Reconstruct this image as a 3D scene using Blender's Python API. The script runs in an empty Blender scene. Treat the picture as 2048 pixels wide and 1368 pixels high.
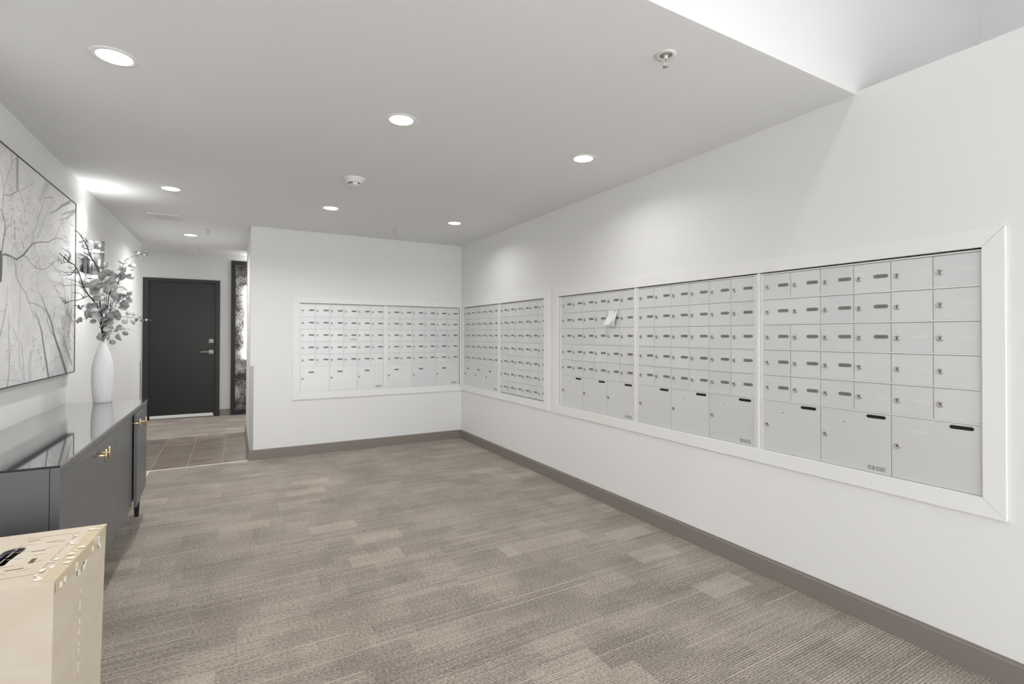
import bpy, math, random
import numpy as np
from mathutils import Vector, Matrix
from mathutils.geometry import tessellate_polygon

# light levels
WORLD_STR = 3.5
VOID_P = 19.0
CORR_P = 32.0
DOWN_P = 5.0
WL_P = 4.0
SC_P = 0.9
EXPO = 0.24

# ------------------------------------------------------------------ camera
S = bpy.context.scene
COL = S.collection
F, CY, TH, PITCH, ROLL = 990.09, 662.1, 0.5132, 0.0083, 0.0024
HC = 1.32
cam_d = bpy.data.cameras.new('camera')
cam = bpy.data.objects.new('camera', cam_d)
COL.objects.link(cam)
cam_d.sensor_width = 36.0
cam_d.lens = 36.0 * F / 2048.0
cam_d.shift_y = -(684.0 - CY) / 2048.0
cam_d.clip_start = 0.02
cam.location = (0, 0, HC)
fwd = Vector((math.sin(TH) * math.cos(PITCH), math.cos(TH) * math.cos(PITCH), math.sin(PITCH)))
rgt0 = Vector((math.cos(TH), -math.sin(TH), 0))
up0 = rgt0.cross(fwd)
rgt = rgt0 * math.cos(ROLL) + up0 * math.sin(ROLL)
up = rgt.cross(fwd)
cam.rotation_euler = Matrix((rgt, up, -fwd)).transposed().to_euler()
S.camera = cam

# ------------------------------------------------------------------ colour, world, big lights
S.view_settings.view_transform = 'Standard'
S.view_settings.look = 'None'
S.view_settings.gamma = 1.0
S.view_settings.use_curve_mapping = False
S.view_settings.exposure = EXPO

world = bpy.data.worlds.new('world')
S.world = world
world.use_nodes = True
bg = world.node_tree.nodes['Background']
bg.inputs[0].default_value = (0.95, 0.975, 1.0, 1)
bg.inputs[1].default_value = WORLD_STR

def area(name, loc, size, power, rot=(0, 0, 0), size_y=None, shape='RECTANGLE', color=(1, 1, 1), spread=180):
    d = bpy.data.lights.new(name, 'AREA')
    d.energy = power; d.color = color
    d.shape = shape; d.size = size
    if size_y: d.size_y = size_y
    d.spread = math.radians(spread)
    o = bpy.data.objects.new(name, d)
    COL.objects.link(o)
    o.location = loc; o.rotation_euler = rot
    return o

# lamp strip in the tall entrance void (its edge shade falls along the right wall)
area('void_lamp_light', (1.0, 0.06, 4.83), 3.6, VOID_P, size_y=0.22)
# cross corridor lamps beyond the room
area('corridor_lamp_light', (1.9, 8.5, 2.58), 0.5, CORR_P, size_y=0.5)
area('corridor_lamp_light', (-2.2, 8.5, 2.58), 0.5, CORR_P*0.6, size_y=0.5)

# ------------------------------------------------------------------ room numbers (metres)
W = 2.56        # right wall face
D = 5.872       # back wall face
XS = 0.16       # left face of the stub that carries the back wall
L = -1.007      # left wall face
E = 7.68        # end of left wall / low ceiling
N = 1.235       # near edge of the low ceiling
FY = 9.34       # end wall
ZC = 2.462      # low ceiling
ZF = 2.61       # corridor ceiling
ZU = 4.9        # void ceiling
XU = 3.99       # upper right wall
YB = -2.6       # back limit of the entrance

# ------------------------------------------------------------------ helpers
def thing(name, label=None, cat=None, loc=(0, 0, 0), rz=0.0, group=None, kind=None):
    o = bpy.data.objects.new(name, None)
    COL.objects.link(o)
    o.location = loc; o.rotation_euler = (0, 0, rz)
    o.empty_display_size = 0.05
    tag(o, label, cat, group, kind)
    return o

def tag(o, label=None, cat=None, group=None, kind=None):
    if label: o['label'] = label
    if cat: o['category'] = cat
    if group: o['group'] = group
    if kind: o['kind'] = kind
    return o

class MB:
    def __init__(s):
        s.v = []; s.f = []; s.m = []; s.sm = []
    def add(s, vs, fs, m=0, smooth=False):
        b = len(s.v)
        s.v += [tuple(v) for v in vs]
        for f in fs:
            s.f.append(tuple(b + i for i in f)); s.m.append(m); s.sm.append(smooth)
        return s
    def box(s, a, b, m=0):
        x0, y0, z0 = a; x1, y1, z1 = b
        if x0 > x1: x0, x1 = x1, x0
        if y0 > y1: y0, y1 = y1, y0
        if z0 > z1: z0, z1 = z1, z0
        vs = [(x0,y0,z0),(x1,y0,z0),(x1,y1,z0),(x0,y1,z0),(x0,y0,z1),(x1,y0,z1),(x1,y1,z1),(x0,y1,z1)]
        return s.add(vs, [(0,3,2,1),(4,5,6,7),(0,1,5,4),(1,2,6,5),(2,3,7,6),(3,0,4,7)], m)
    def hexa(s, q0, q1, m=0):
        """two quads (lists of 4 points), bottom then top, joined"""
        return s.add(list(q0) + list(q1), [(0,3,2,1),(4,5,6,7),(0,1,5,4),(1,2,6,5),(2,3,7,6),(3,0,4,7)], m)
    def lathe(s, prof, n=24, c=(0,0,0), axis='z', m=0, smooth=True, cap=True):
        vs = []; fs = []
        for (r, h) in prof:
            for k in range(n):
                a = 2*math.pi*k/n
                p = (r*math.cos(a), r*math.sin(a), h)
                if axis == 'x': p = (p[2], p[0], p[1])
                elif axis == '-x': p = (-p[2], -p[0], p[1])
                elif axis == '-y': p = (p[0], -p[2], p[1])
                vs.append((p[0]+c[0], p[1]+c[1], p[2]+c[2]))
        for i in range(len(prof)-1):
            for k in range(n):
                k2 = (k+1) % n
                fs.append((i*n+k, i*n+k2, (i+1)*n+k2, (i+1)*n+k))
        if cap:
            fs.append(tuple(range(n-1, -1, -1)))
            fs.append(tuple((len(prof)-1)*n + k for k in range(n)))
        return s.add(vs, fs, m, smooth)
    def tube(s, pts, radii, n=6, m=0):
        pts = [Vector(p) for p in pts]
        vs = []; fs = []
        for i, p in enumerate(pts):
            t = (pts[min(i+1, len(pts)-1)] - pts[max(i-1, 0)]).normalized()
            a = t.cross(Vector((0, 0, 1)))
            if a.length < 0.05: a = t.cross(Vector((0, 1, 0)))
            a.normalize(); b = t.cross(a)
            r = radii[i] if hasattr(radii, '__len__') else radii
            for k in range(n):
                an = 2*math.pi*k/n
                vs.append(tuple(p + a*(r*math.cos(an)) + b*(r*math.sin(an))))
        for i in range(len(pts)-1):
            for k in range(n):
                k2 = (k+1) % n
                fs.append((i*n+k, (i+1)*n+k, (i+1)*n+k2, i*n+k2))
        fs.append(tuple(range(n))); fs.append(tuple((len(pts)-1)*n+k for k in reversed(range(n))))
        return s.add(vs, fs, m, True)
    def plate(s, loops, t, m=0):
        """flat plate in the local XY plane with holes, thickness t along +z"""
        loops3 = [[Vector((x, y, 0)) for x, y in lp] for lp in loops]
        tris = tessellate_polygon(loops3)
        flat = [p for lp in loops for p in lp]
        n = len(flat)
        vs = [(x, y, t) for x, y in flat] + [(x, y, 0) for x, y in flat]
        fs = []
        for a, b, c in tris:
            ax, ay = flat[a]; bx, by = flat[b]; cx, cy = flat[c]
            if (bx-ax)*(cy-ay) - (by-ay)*(cx-ax) < 0: b, c = c, b
            fs.append((a, b, c)); fs.append((a+n, c+n, b+n))
        o = 0
        for lp in loops:
            k = len(lp)
            for i in range(k):
                j = (i+1) % k
                fs.append((o+i, o+j, o+j+n, o+i+n))
            o += k
        return s.add(vs, fs, m)
    def mesh(s, name, mats):
        me = bpy.data.meshes.new(name)
        me.from_pydata(s.v, [], s.f)
        if not isinstance(mats, (list, tuple)): mats = [mats]
        for mt in mats: me.materials.append(mt)
        me.polygons.foreach_set('material_index', s.m)
        me.polygons.foreach_set('use_smooth', s.sm)
        me.update()
        return me
    def obj(s, name, mats, parent=None, loc=None, bevel=0.0, **kw):
        me = s.mesh(name, mats)
        return put(name, me, parent, loc, bevel, **kw)

def put(name, me, parent=None, loc=None, bevel=0.0, label=None, cat=None, group=None, kind=None):
    o = bpy.data.objects.new(name, me)
    COL.objects.link(o)
    if parent: o.parent = parent
    if loc: o.location = loc
    if bevel:
        md = o.modifiers.new('bevel', 'BEVEL')
        md.width = bevel; md.segments = 2; md.limit_method = 'ANGLE'; md.angle_limit = 0.9
        md.harden_normals = False
    tag(o, label, cat, group, kind)
    return o

def capsule(w, h, n=6, cx=0, cy=0):
    r = h/2; pts = []
    for k in range(n+1):
        a = -math.pi/2 + math.pi*k/n
        pts.append((cx + w/2 - r + r*math.cos(a), cy + r*math.sin(a)))
    for k in range(n+1):
        a = math.pi/2 + math.pi*k/n
        pts.append((cx - w/2 + r + r*math.cos(a), cy + r*math.sin(a)))
    return pts

# ------------------------------------------------------------------ materials
def srgb(r, g, b):
    f = lambda c: ((c/255+0.055)/1.055)**2.4 if c/255 > 0.04045 else c/255/12.92
    return (f(r), f(g), f(b), 1)

def mat(name, col, rough=0.5, metal=0.0, spec=0.5, emit=None, estr=0.0, coat=0.0, trans=0.0):
    m = bpy.data.materials.new(name); m.use_nodes = True
    b = m.node_tree.nodes['Principled BSDF']
    b.inputs['Base Color'].default_value = col if len(col) == 4 else (*col, 1)
    b.inputs['Roughness'].default_value = rough
    b.inputs['Metallic'].default_value = metal
    b.inputs['Specular IOR Level'].default_value = spec
    if coat: b.inputs['Coat Weight'].default_value = coat; b.inputs['Coat Roughness'].default_value = 0.05
    if trans: b.inputs['Transmission Weight'].default_value = trans
    if emit:
        b.inputs['Emission Color'].default_value = emit
        b.inputs['Emission Strength'].default_value = estr
    return m

class NT:
    def __init__(s, m):
        s.t = m.node_tree; s.n = s.t.nodes; s.b = s.n['Principled BSDF']
    def new(s, ty, **kw):
        x = s.n.new(ty)
        for k, v in kw.items(): setattr(x, k, v)
        return x
    def link(s, a, b): s.t.links.new(a, b)
    def math(s, op, a, b=None, c=None, clamp=False):
        x = s.n.new('ShaderNodeMath'); x.operation = op; x.use_clamp = clamp
        for i, q in enumerate((a, b, c)):
            if q is None: continue
            if isinstance(q, (int, float)): x.inputs[i].default_value = q
            else: s.link(q, x.inputs[i])
        return x.outputs[0]
    def pos(s):
        g = s.n.new('ShaderNodeNewGeometry'); sp = s.n.new('ShaderNodeSeparateXYZ')
        s.link(g.outputs['Position'], sp.inputs[0])
        return g.outputs['Position'], sp.outputs
    def comb(s, x, y, z=0.0):
        c = s.n.new('ShaderNodeCombineXYZ')
        for i, q in enumerate((x, y, z)):
            if isinstance(q, (int, float)): c.inputs[i].default_value = q
            else: s.link(q, c.inputs[i])
        return c.outputs[0]
    def white(s, vec):
        w = s.n.new('ShaderNodeTexWhiteNoise'); w.noise_dimensions = '3D'
        s.link(vec, w.inputs['Vector']); return w.outputs['Value']
    def noise(s, vec, scale, detail=3, rough=0.5):
        w = s.n.new('ShaderNodeTexNoise')
        if vec is not None: s.link(vec, w.inputs['Vector'])
        w.inputs['Scale'].default_value = scale; w.inputs['Detail'].default_value = detail
        w.inputs['Roughness'].default_value = rough
        return w.outputs['Fac']
    def mix(s, fac, a, b, blend='MIX'):
        x = s.n.new('ShaderNodeMix'); x.data_type = 'RGBA'; x.blend_type = blend
        for i, q in ((0, fac), (6, a), (7, b)):
            if isinstance(q, (int, float)): x.inputs[i].default_value = q
            elif isinstance(q, tuple): x.inputs[i].default_value = q
            else: s.link(q, x.inputs[i])
        return x.outputs[2]
    def ramp(s, fac, stops):
        r = s.n.new('ShaderNodeValToRGB'); s.link(fac, r.inputs[0])
        while len(r.color_ramp.elements) < len(stops): r.color_ramp.elements.new(0.5)
        for e, (p, c) in zip(r.color_ramp.elements, stops): e.position = p; e.color = c
        return r.outputs[0]
    def bump(s, h, strength, dist=0.01):
        b = s.n.new('ShaderNodeBump'); b.inputs['Strength'].default_value = strength
        b.inputs['Distance'].default_value = dist
        s.link(h, b.inputs['Height']); s.link(b.outputs[0], s.b.inputs['Normal'])

def painted(name, col, rough, scale, strength, dist=0.002):
    m = mat(name, col, rough, spec=0.35); t = NT(m); p, _ = t.pos()
    t.bump(t.noise(p, scale, 3), strength, dist)
    v = t.noise(p, 1.3, 2)
    c2 = tuple(x*0.965 for x in col[:3]) + (1,)
    t.link(t.mix(v, col, c2), t.b.inputs['Base Color'])
    return m

M = {}
M['wall'] = painted('wall_paint', srgb(238, 238, 237), 0.55, 260, 0.12)
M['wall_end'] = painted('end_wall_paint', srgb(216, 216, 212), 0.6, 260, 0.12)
M['ceil'] = painted('ceiling_paint', srgb(236, 237, 237), 0.8, 190, 0.3, 0.003)
M['trim'] = mat('trim_paint', srgb(240, 240, 238), 0.4)
M['base'] = mat('baseboard_taupe', srgb(134, 127, 120), 0.5)
M['white'] = mat('white_plastic', srgb(236, 236, 233), 0.35)
M['offw'] = mat('white_metal', srgb(222, 222, 216), 0.4)
M['black'] = mat('black_plastic', srgb(18, 18, 18), 0.5)
M['strip'] = mat('transition_strip', srgb(232, 224, 212), 0.4)
M['alu'] = mat('brushed_aluminium', srgb(190, 191, 190), 0.35, 0.35)
M['guard'] = mat('guard_metal', srgb(168, 168, 166), 0.4, 0.4)
M['door'] = mat('door_black', srgb(33, 32, 32), 0.36)
M['dframe'] = mat('door_frame_charcoal', srgb(44, 44, 45), 0.45)
M['chrome'] = mat('chrome', (0.75, 0.75, 0.76, 1), 0.12, 1.0)
M['gold'] = mat('brass', srgb(226, 205, 158), 0.3, 0.85)

# mailbox metals
m = mat('mailbox_metal', srgb(205, 206, 205), 0.42, 0.25); t = NT(m)
oi = t.new('ShaderNodeObjectInfo')
c = t.mix(oi.outputs['Random'], srgb(220, 221, 222), srgb(226, 227, 226))
t.link(c, t.b.inputs['Base Color'])
M['mail'] = m
M['rail'] = mat('mailbox_rail', srgb(232, 232, 231), 0.4, 0.2)
M['gap'] = mat('mailbox_gap', srgb(112, 112, 114), 0.6, 0.2)
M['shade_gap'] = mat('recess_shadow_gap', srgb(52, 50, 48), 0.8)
M['lock'] = mat('lock_cylinder', srgb(196, 196, 192), 0.25, 0.8)
M['key'] = mat('keyhole', srgb(30, 28, 26), 0.6)
M['slot'] = mat('slot_black', srgb(8, 8, 9), 0.5)
m = mat('number_plate', srgb(128, 128, 126), 0.4); t = NT(m)
tc = t.new('ShaderNodeTexCoord'); sp = t.new('ShaderNodeSeparateXYZ'); t.link(tc.outputs['Object'], sp.inputs[0])
oi = t.new('ShaderNodeObjectInfo')
u = t.math('ABSOLUTE', sp.outputs[1]); inside = t.math('LESS_THAN', u, 0.017)
inv = t.math('LESS_THAN', t.math('ABSOLUTE', sp.outputs[2]), 0.0035)
nz = t.noise(t.comb(t.math('MULTIPLY', sp.outputs[1], 420), t.math('MULTIPLY', sp.outputs[2], 160), t.math('MULTIPLY', oi.outputs['Random'], 50)), 1.0, 1)
mk = t.math('MULTIPLY', t.math('MULTIPLY', inside, inv), t.math('GREATER_THAN', nz, 0.53))
t.link(t.mix(mk, srgb(126, 126, 124), srgb(84, 84, 82)), t.b.inputs['Base Color'])
M['plate'] = m
M['blank'] = mat('blank_plate', srgb(226, 227, 226), 0.38, 0.25)
m = mat('sticker', srgb(170, 170, 170), 0.5); t = NT(m); p, q = t.pos()
v = t.noise(t.comb(t.math('MULTIPLY', t.math('ADD', q[0], q[1]), 130), 0.0, t.math('MULTIPLY', q[2], 380)), 1.0, 2)
t.link(t.ramp(v, [(0.42, srgb(120, 120, 122)), (0.56, srgb(205, 205, 204))]), t.b.inputs['Base Color'])
M['sticker'] = m
M['paper'] = mat('paper', srgb(240, 240, 238), 0.7)

# carpet
m = mat('carpet', srgb(150, 138, 126), 0.95, spec=0.1); t = NT(m); p, q = t.pos()
X, Y = q[0], q[1]
row = t.math('FLOOR', t.math('DIVIDE', Y, 0.0115))
fr = t.math('FRACT', t.math('DIVIDE', Y, 0.0115))
seg = t.math('FLOOR', t.math('ADD', t.math('DIVIDE', X, 0.61), 0.25))
rseg = t.math('FLOOR', t.math('ADD', t.math('DIVIDE', X, 0.305), t.math('MULTIPLY', t.math('FLOOR', t.math('DIVIDE', Y, 0.152)), 0.37)))
blk = t.white(t.comb(rseg, t.math('FLOOR', t.math('DIVIDE', Y, 0.152)), 3.0))
blk2 = t.white(t.comb(t.math('FLOOR', t.math('ADD', t.math('DIVIDE', X, 0.2), 0.4)), t.math('FLOOR', t.math('DIVIDE', Y, 0.1)), 9.0))
rv = t.white(t.comb(row, seg, 1.0))
light = srgb(184, 173, 161); dark = srgb(92, 83, 75); midc = srgb(140, 130, 119)
sm = t.noise(p, 1.6, 2)
stripe_amt = t.math('MULTIPLY', t.math('SUBTRACT', sm, 0.30, clamp=True), 2.2, clamp=True)
line = t.math('MULTIPLY', t.math('GREATER_THAN', fr, 0.45), 1.0)
stripe_fac = t.math('ADD', t.math('MULTIPLY', t.math('SUBTRACT', line, 0.5), 0.80), t.math('MULTIPLY', t.math('SUBTRACT', rv, 0.5), 0.35))
st = t.new('ShaderNodeTexNoise'); st.inputs['Scale'].default_value = 1.0; st.inputs['Detail'].default_value = 2
t.link(t.comb(t.math('MULTIPLY', X, 85), t.math('MULTIPLY', Y, 140), 0.0), st.inputs['Vector'])
spk = t.math('SUBTRACT', st.outputs['Fac'], 0.5)
fac = t.math('ADD', 0.5, t.math('MULTIPLY', stripe_fac, stripe_amt))
fac = t.math('ADD', fac, t.math('MULTIPLY', spk, 1.55))
fac = t.math('ADD', fac, t.math('MULTIPLY', t.math('SUBTRACT', blk, 0.5), 0.15))
fac = t.math('ADD', fac, t.math('MULTIPLY', t.math('GREATER_THAN', blk, 0.9), 0.13))
fac = t.math('ADD', fac, t.math('MULTIPLY', t.math('SUBTRACT', blk2, 0.5), 0.14))
fac = t.math('ADD', fac, t.math('MULTIPLY', t.math('SUBTRACT', t.noise(p, 3.1, 3), 0.5), 0.5))
hl = t.math('GREATER_THAN', t.white(t.comb(row, seg, 7.0)), 0.972)
fac = t.math('ADD', fac, t.math('MULTIPLY', hl, t.math('MULTIPLY', line, 0.42)))
t.link(t.ramp(t.math('MULTIPLY', fac, 1.0, clamp=True), [(0.0, dark), (0.5, midc), (1.0, light)]), t.b.inputs['Base Color'])
t.bump(t.math('ADD', st.outputs['Fac'], t.math('MULTIPLY', line, 0.3)), 0.35, 0.003)
t.b.inputs['Sheen Weight'].default_value = 0.25
M['carpet'] = m

m = mat('slate_tile', srgb(118, 108, 100), 0.35); t = NT(m); p, q = t.pos(); oi = t.new('ShaderNodeObjectInfo')
v = t.noise(t.comb(t.math('MULTIPLY', q[0], 3.0), t.math('MULTIPLY', q[1], 9.0), t.math('MULTIPLY', oi.outputs['Random'], 20)), 1.6, 4)
c = t.ramp(v, [(0.3, srgb(120, 109, 99)), (0.7, srgb(164, 152, 140))])
c = t.mix(t.math('MULTIPLY', oi.outputs['Random'], 0.35), c, srgb(112, 105, 101))
t.link(c, t.b.inputs['Base Color']); M['tile'] = m
M['grout'] = mat('grout', srgb(176, 158, 138), 0.8)

# cabinet
M['cab'] = mat('cabinet_charcoal', srgb(96, 97, 99), 0.33)
M['cab_edge'] = mat('cabinet_edge', srgb(140, 140, 138), 0.3, 0.2)
M['cab_in'] = mat('cabinet_gap', srgb(26, 26, 40), 0.6)
M['glass_top'] = mat('dark_glass_top', srgb(58, 58, 58), 0.03, spec=0.9, coat=1.0)
M['leg'] = mat('dark_leg', srgb(30, 36, 38), 0.4)

# cardboard
m = mat('cardboard', srgb(212, 196, 174), 0.8, spec=0.2); t = NT(m); p, q = t.pos()
v = t.noise(t.comb(t.math('MULTIPLY', q[0], 3), t.math('MULTIPLY', q[1], 3), t.math('MULTIPLY', q[2], 9)), 2.0, 5)
t.link(t.ramp(v, [(0.3, srgb(203, 190, 172)), (0.7, srgb(210, 199, 183))]), t.b.inputs['Base Color'])
t.bump(v, 0.15, 0.004)
M['card'] = m
M['card_side'] = m
M['tape'] = mat('packing_tape', srgb(208, 192, 162), 0.25, spec=0.6)
M['torn'] = mat('torn_paper', srgb(240, 234, 222), 0.7)
M['ink'] = mat('brown_ink', srgb(96, 80, 66), 0.8)
M['inkpale'] = mat('pale_ink', srgb(176, 160, 140), 0.8)
M['boxin'] = mat('box_inside', srgb(60, 58, 66), 0.8)

# vase, plants
m = mat('vase_ceramic', srgb(236, 236, 238), 0.45); M['vase'] = m
M['bark'] = mat('dark_bark', srgb(46, 40, 44), 0.7)
M['stemc'] = mat('purple_brown_stem', srgb(92, 72, 82), 0.7)
m = mat('eucalyptus_leaf', srgb(150, 156, 156), 0.6); t = NT(m); oi = t.new('ShaderNodeObjectInfo')
p, q = t.pos()
c = t.ramp(oi.outputs['Random'], [(0.0, srgb(154, 157, 157)), (0.6, srgb(186, 188, 186)), (1.0, srgb(214, 214, 209))])
c = t.mix(t.math('MULTIPLY', t.noise(p, 60, 2), 0.35), c, srgb(128, 131, 134))
t.link(c, t.b.inputs['Base Color']); t.b.inputs['Subsurface Weight'].default_value = 0.0
M['leaf'] = m
M['bud'] = mat('pale_bud', srgb(225, 226, 215), 0.6)

M['lamp'] = mat('lamp_glow', srgb(255, 255, 255), 0.5, emit=(1, 0.99, 0.97, 1), estr=6.0)
M['glow'] = mat('sconce_glow', srgb(255, 255, 255), 0.5, emit=(1, 0.99, 0.98, 1), estr=26.0)
M['picframe'] = mat('picture_frame_black', srgb(34, 33, 32), 0.4)

# ================================================================== SHELL
def st(name, mb, mt, parent=None, **kw):
    return mb.obj(name, mt, parent, kind='structure', **kw)

# floor: sub floor slab, carpet tiles, slate tiles
floor = st('floor', MB().box((-4.2, YB, -0.12), (4.6, FY+0.1, -0.012)), M['grout'])
random.seed(4)
def tile_obj(name, x0, x1, y0, y1, mt, gap, z=0.0):
    g = gap/2; gx = 0.0001 if gap < 0.002 else g
    b = 0.0012 if gap > 0.002 else 0.0003
    mb = MB()
    z0 = -0.012
    mb.hexa([(x0+gx,y0+g,z0),(x1-gx,y0+g,z0),(x1-gx,y1-g,z0),(x0+gx,y1-g,z0)],
            [(x0+gx,y0+g,z-b),(x1-gx,y0+g,z-b),(x1-gx,y1-g,z-b),(x0+gx,y1-g,z-b)], 0)
    mb.hexa([(x0+gx,y0+g,z-b),(x1-gx,y0+g,z-b),(x1-gx,y1-g,z-b),(x0+gx,y1-g,z-b)],
            [(x0+gx+b,y0+g+b,z),(x1-gx-b,y0+g+b,z),(x1-gx-b,y1-g-b,z),(x0+gx+b,y1-g-b,z)], 0)
    return mb.obj(name, mt, floor)
def carpet_area(xa, xb, ya, yb, step=0.61, x_off=0.15):
    k0 = math.floor((xa - x_off)/step)
    x = x_off + k0*step
    ci = 0
    while x < xb - 1e-6:
        a, b = max(x, xa), min(x+step, xb)
        off = (ci*0.5 % 1)*step + 0.05
        y = math.floor((ya - off)/step)*step + off
        while y < yb - 1e-6:
            c, d = max(y, ya), min(y+step, yb)
            if b-a > 0.01 and d-c > 0.01:
                tile_obj('carpet_tile', a, b, c, d, M['carpet'], 0.0012)
            y += step
        x += step; ci += 1
carpet_area(-1.0, W, YB, D-0.012)
carpet_area(-4.0, 4.4, 7.60, FY, 0.61, 0.2)
# slate tiles in the passage, long side along the passage
xs_ = [L, -0.697, -0.392, -0.087, XS]
for i in range(4):
    ys_ = [D+0.018, 6.455, 7.115, 7.598] if i < 2 else [D+0.018, 6.46, 7.07, 7.598]
    for j in range(3):
        tile_obj('slate_tile', xs_[i], xs_[i+1], ys_[j], ys_[j+1], M['tile'], 0.0055)
MB().box((L, D+0.016, -0.0119), (XS, 7.6, -0.0016)).obj('grout', M['grout'], floor)
st('trim_1', MB().box((L, D-0.012, -0.011), (XS+0.002, D+0.016, 0.003)), M['strip'])
st('trim_2', MB().box((-0.722, 5.45, 0.0005), (-0.69, D-0.012, 0.003)), M['strip'])

# walls
def slab_with_holes(mb, axis, face, back, a0, a1, z0, z1, holes, m=0):
    """wall slab built from cells around rectangular openings; axis 'x' = plane at constant x"""
    As = sorted({a0, a1, *[h[0] for h in holes], *[h[1] for h in holes]})
    Zs = sorted({z0, z1, *[h[2] for h in holes], *[h[3] for h in holes]})
    for i in range(len(As)-1):
        for j in range(len(Zs)-1):
            ca, cz = (As[i]+As[i+1])/2, (Zs[j]+Zs[j+1])/2
            if any(h[0] < ca < h[1] and h[2] < cz < h[3] for h in holes): continue
            if axis == 'x': mb.box((face, As[i], Zs[j]), (back, As[i+1], Zs[j+1]), m)
            else: mb.box((As[i], face, Zs[j]), (As[i+1], back, Zs[j+1]), m)
    return mb
HZ = (0.682, 1.677)
mb = MB()
slab_with_holes(mb, 'x', W, W+0.06, 0.15, D, -0.01, 2.474, [(0.776, 3.684, *HZ), (3.911, 5.812, *HZ)])
mb.box((W+0.06, 0.15, -0.01), (XU+0.2, D+0.2, 2.474))  # unseen near end left open so world light fills the room
st('wall_right', mb, M['wall'])
mb = MB()
slab_with_holes(mb, 'y', D, D+0.06, XS, W, -0.01, ZC, [(0.627, 2.542, *HZ)])
mb.box((XS, D+0.06, -0.01), (W, 7.65, ZC))
st('wall_back', mb, M['wall'])
st('wall_left', MB().box((L-0.6, YB, -0.01), (L, E, 3.0)).box((L-0.6, YB, 3.0), (L, N, ZU)), M['wall'])
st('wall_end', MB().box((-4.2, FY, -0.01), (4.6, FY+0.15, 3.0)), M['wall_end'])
st('wall_right_upper', MB().box((XU, YB, 2.474), (XU+0.2, N, ZU)), M['wall'])
st('wall_upper', MB().box((L-0.6, N, ZC), (XU+0.2, N+0.02, ZU+0.1)).box((L-0.6, N+0.02, ZC+0.141), (XU+0.2, N+0.15, ZU+0.1)), M['wall'])
st('ceiling', MB().box((L, N+0.0205, ZC), (W, E, ZC+0.14)), M['ceil'])
st('ceiling', MB().box((-4.2, E, ZF), (4.6, FY, ZF+0.1)), M['ceil'])
st('ceiling', MB().box((L-0.6, YB, ZU), (XU+0.2, N, ZU+0.1)), M['ceil'])
# unseen soffit and front wall, added to keep daylight off the upper wall
st('ceiling', MB().box((L, YB, 2.40), (XU, -0.75, 2.55)), M['ceil'])
st('wall_front_baffle', MB().box((L-0.6, YB-0.2, 2.35), (XU+0.2, YB, ZU+0.1)), M['wall'])
# far sides of the cross corridor
st('wall_left_corridor', MB().box((-4.3, E-0.3, -0.01), (-4.2, FY, 3.0)).box((-4.2, E-0.2, -0.01), (L-0.6, E, 3.0)), M['wall'])
st('wall_right_corridor', MB().box((4.6, 7.5, -0.01), (4.7, FY, 3.0)).box((W, 7.55, -0.01), (4.6, 7.65, 3.0)), M['wall'])

# baseboards (small chamfer along the top)
def baseboard(name, p, q, n, h=0.106, t=0.013):
    """from p to q along the wall, n = outward normal (2D)"""
    prof = [(0, 0), (t, 0), (t, h-0.012), (t*0.55, h-0.008), (t*0.55, h), (0, h)]
    vs = []
    for e in (p, q):
        for d_, z_ in prof: vs.append((e[0]+n[0]*d_, e[1]+n[1]*d_, z_))
    k = len(prof)
    fs = [(i, (i+1) % k, k+(i+1) % k, k+i) for i in range(k)]
    fs += [tuple(reversed(range(k))), tuple(range(k, 2*k))]
    me = bpy.data.meshes.new(name); me.from_pydata(vs, [], fs); me.materials.append(M['base'])
    import bmesh
    bm = bmesh.new(); bm.from_mesh(me); bmesh.ops.recalc_face_normals(bm, faces=bm.faces); bm.to_mesh(me); bm.free()
    return put(name, me, kind='structure')
baseboard('baseboard_right', (W, 0.15), (W, D), (-1, 0))
baseboard('baseboard_back', (XS-0.013, D), (W, D), (0, -1))
baseboard('baseboard_passage', (XS, D), (XS, 7.65), (-1, 0))
baseboard('baseboard_left', (L, YB), (L, E), (1, 0))
baseboard('baseboard_end', (-0.182, FY), (-0.035, FY), (0, -1))

# white picture-frame trims around the mailbox banks, four boards each
def trim_bank(name, axis, face, o, i, t=0.011, skip=()):
    """o,i = (a0,a1,z0,z1) outer and inner rectangles"""
    root = thing(name, kind='structure')
    P = lambda a, z, d: ((face-d, a, z) if axis == 'x' else (a, face-d, z))
    oc = [(o[0],o[2]),(o[1],o[2]),(o[1],o[3]),(o[0],o[3])]
    ic = [(i[0],i[2]),(i[1],i[2]),(i[1],i[3]),(i[0],i[3])]
    for k in range(4):
        if k in skip: continue
        k2 = (k+1) % 4
        a, b, c, d = oc[k], oc[k2], ic[k2], ic[k]
        # hairline mitre gap
        def sh(p, q, s=0.0006):
            v = Vector(q) - Vector(p); v.normalize(); return (p[0]+v.x*s, p[1]+v.y*s)
        a2, b2, c2, d2 = sh(a, b), sh(b, a), sh(c, d), sh(d, c)
        q0 = [P(*x, -0.001) for x in (a2, b2, c2, d2)]
        q1 = [P(*x, t) for x in (a2, b2, c2, d2)]
        mb = MB().hexa(q0, q1)
        o_ = mb.obj('board', M['trim'], root, bevel=0.001)
        import bmesh
        bm = bmesh.new(); bm.from_mesh(o_.data); bmesh.ops.recalc_face_normals(bm, faces=bm.faces); bm.to_mesh(o_.data); bm.free()
    return root
trim_bank('trim_3', 'x', W, (0.716, 3.748, 0.618, 1.742), (0.784, 3.676, 0.690, 1.669))
trim_bank('trim_4', 'x', W, (3.824, D-0.001, 0.618, 1.733), (3.917, 5.802, 0.690, 1.669))
trim_bank('trim_5', 'y', D, (0.566, W-0.001, 0.608, 1.731), (0.635, 2.535, 0.684, 1.669))

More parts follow.
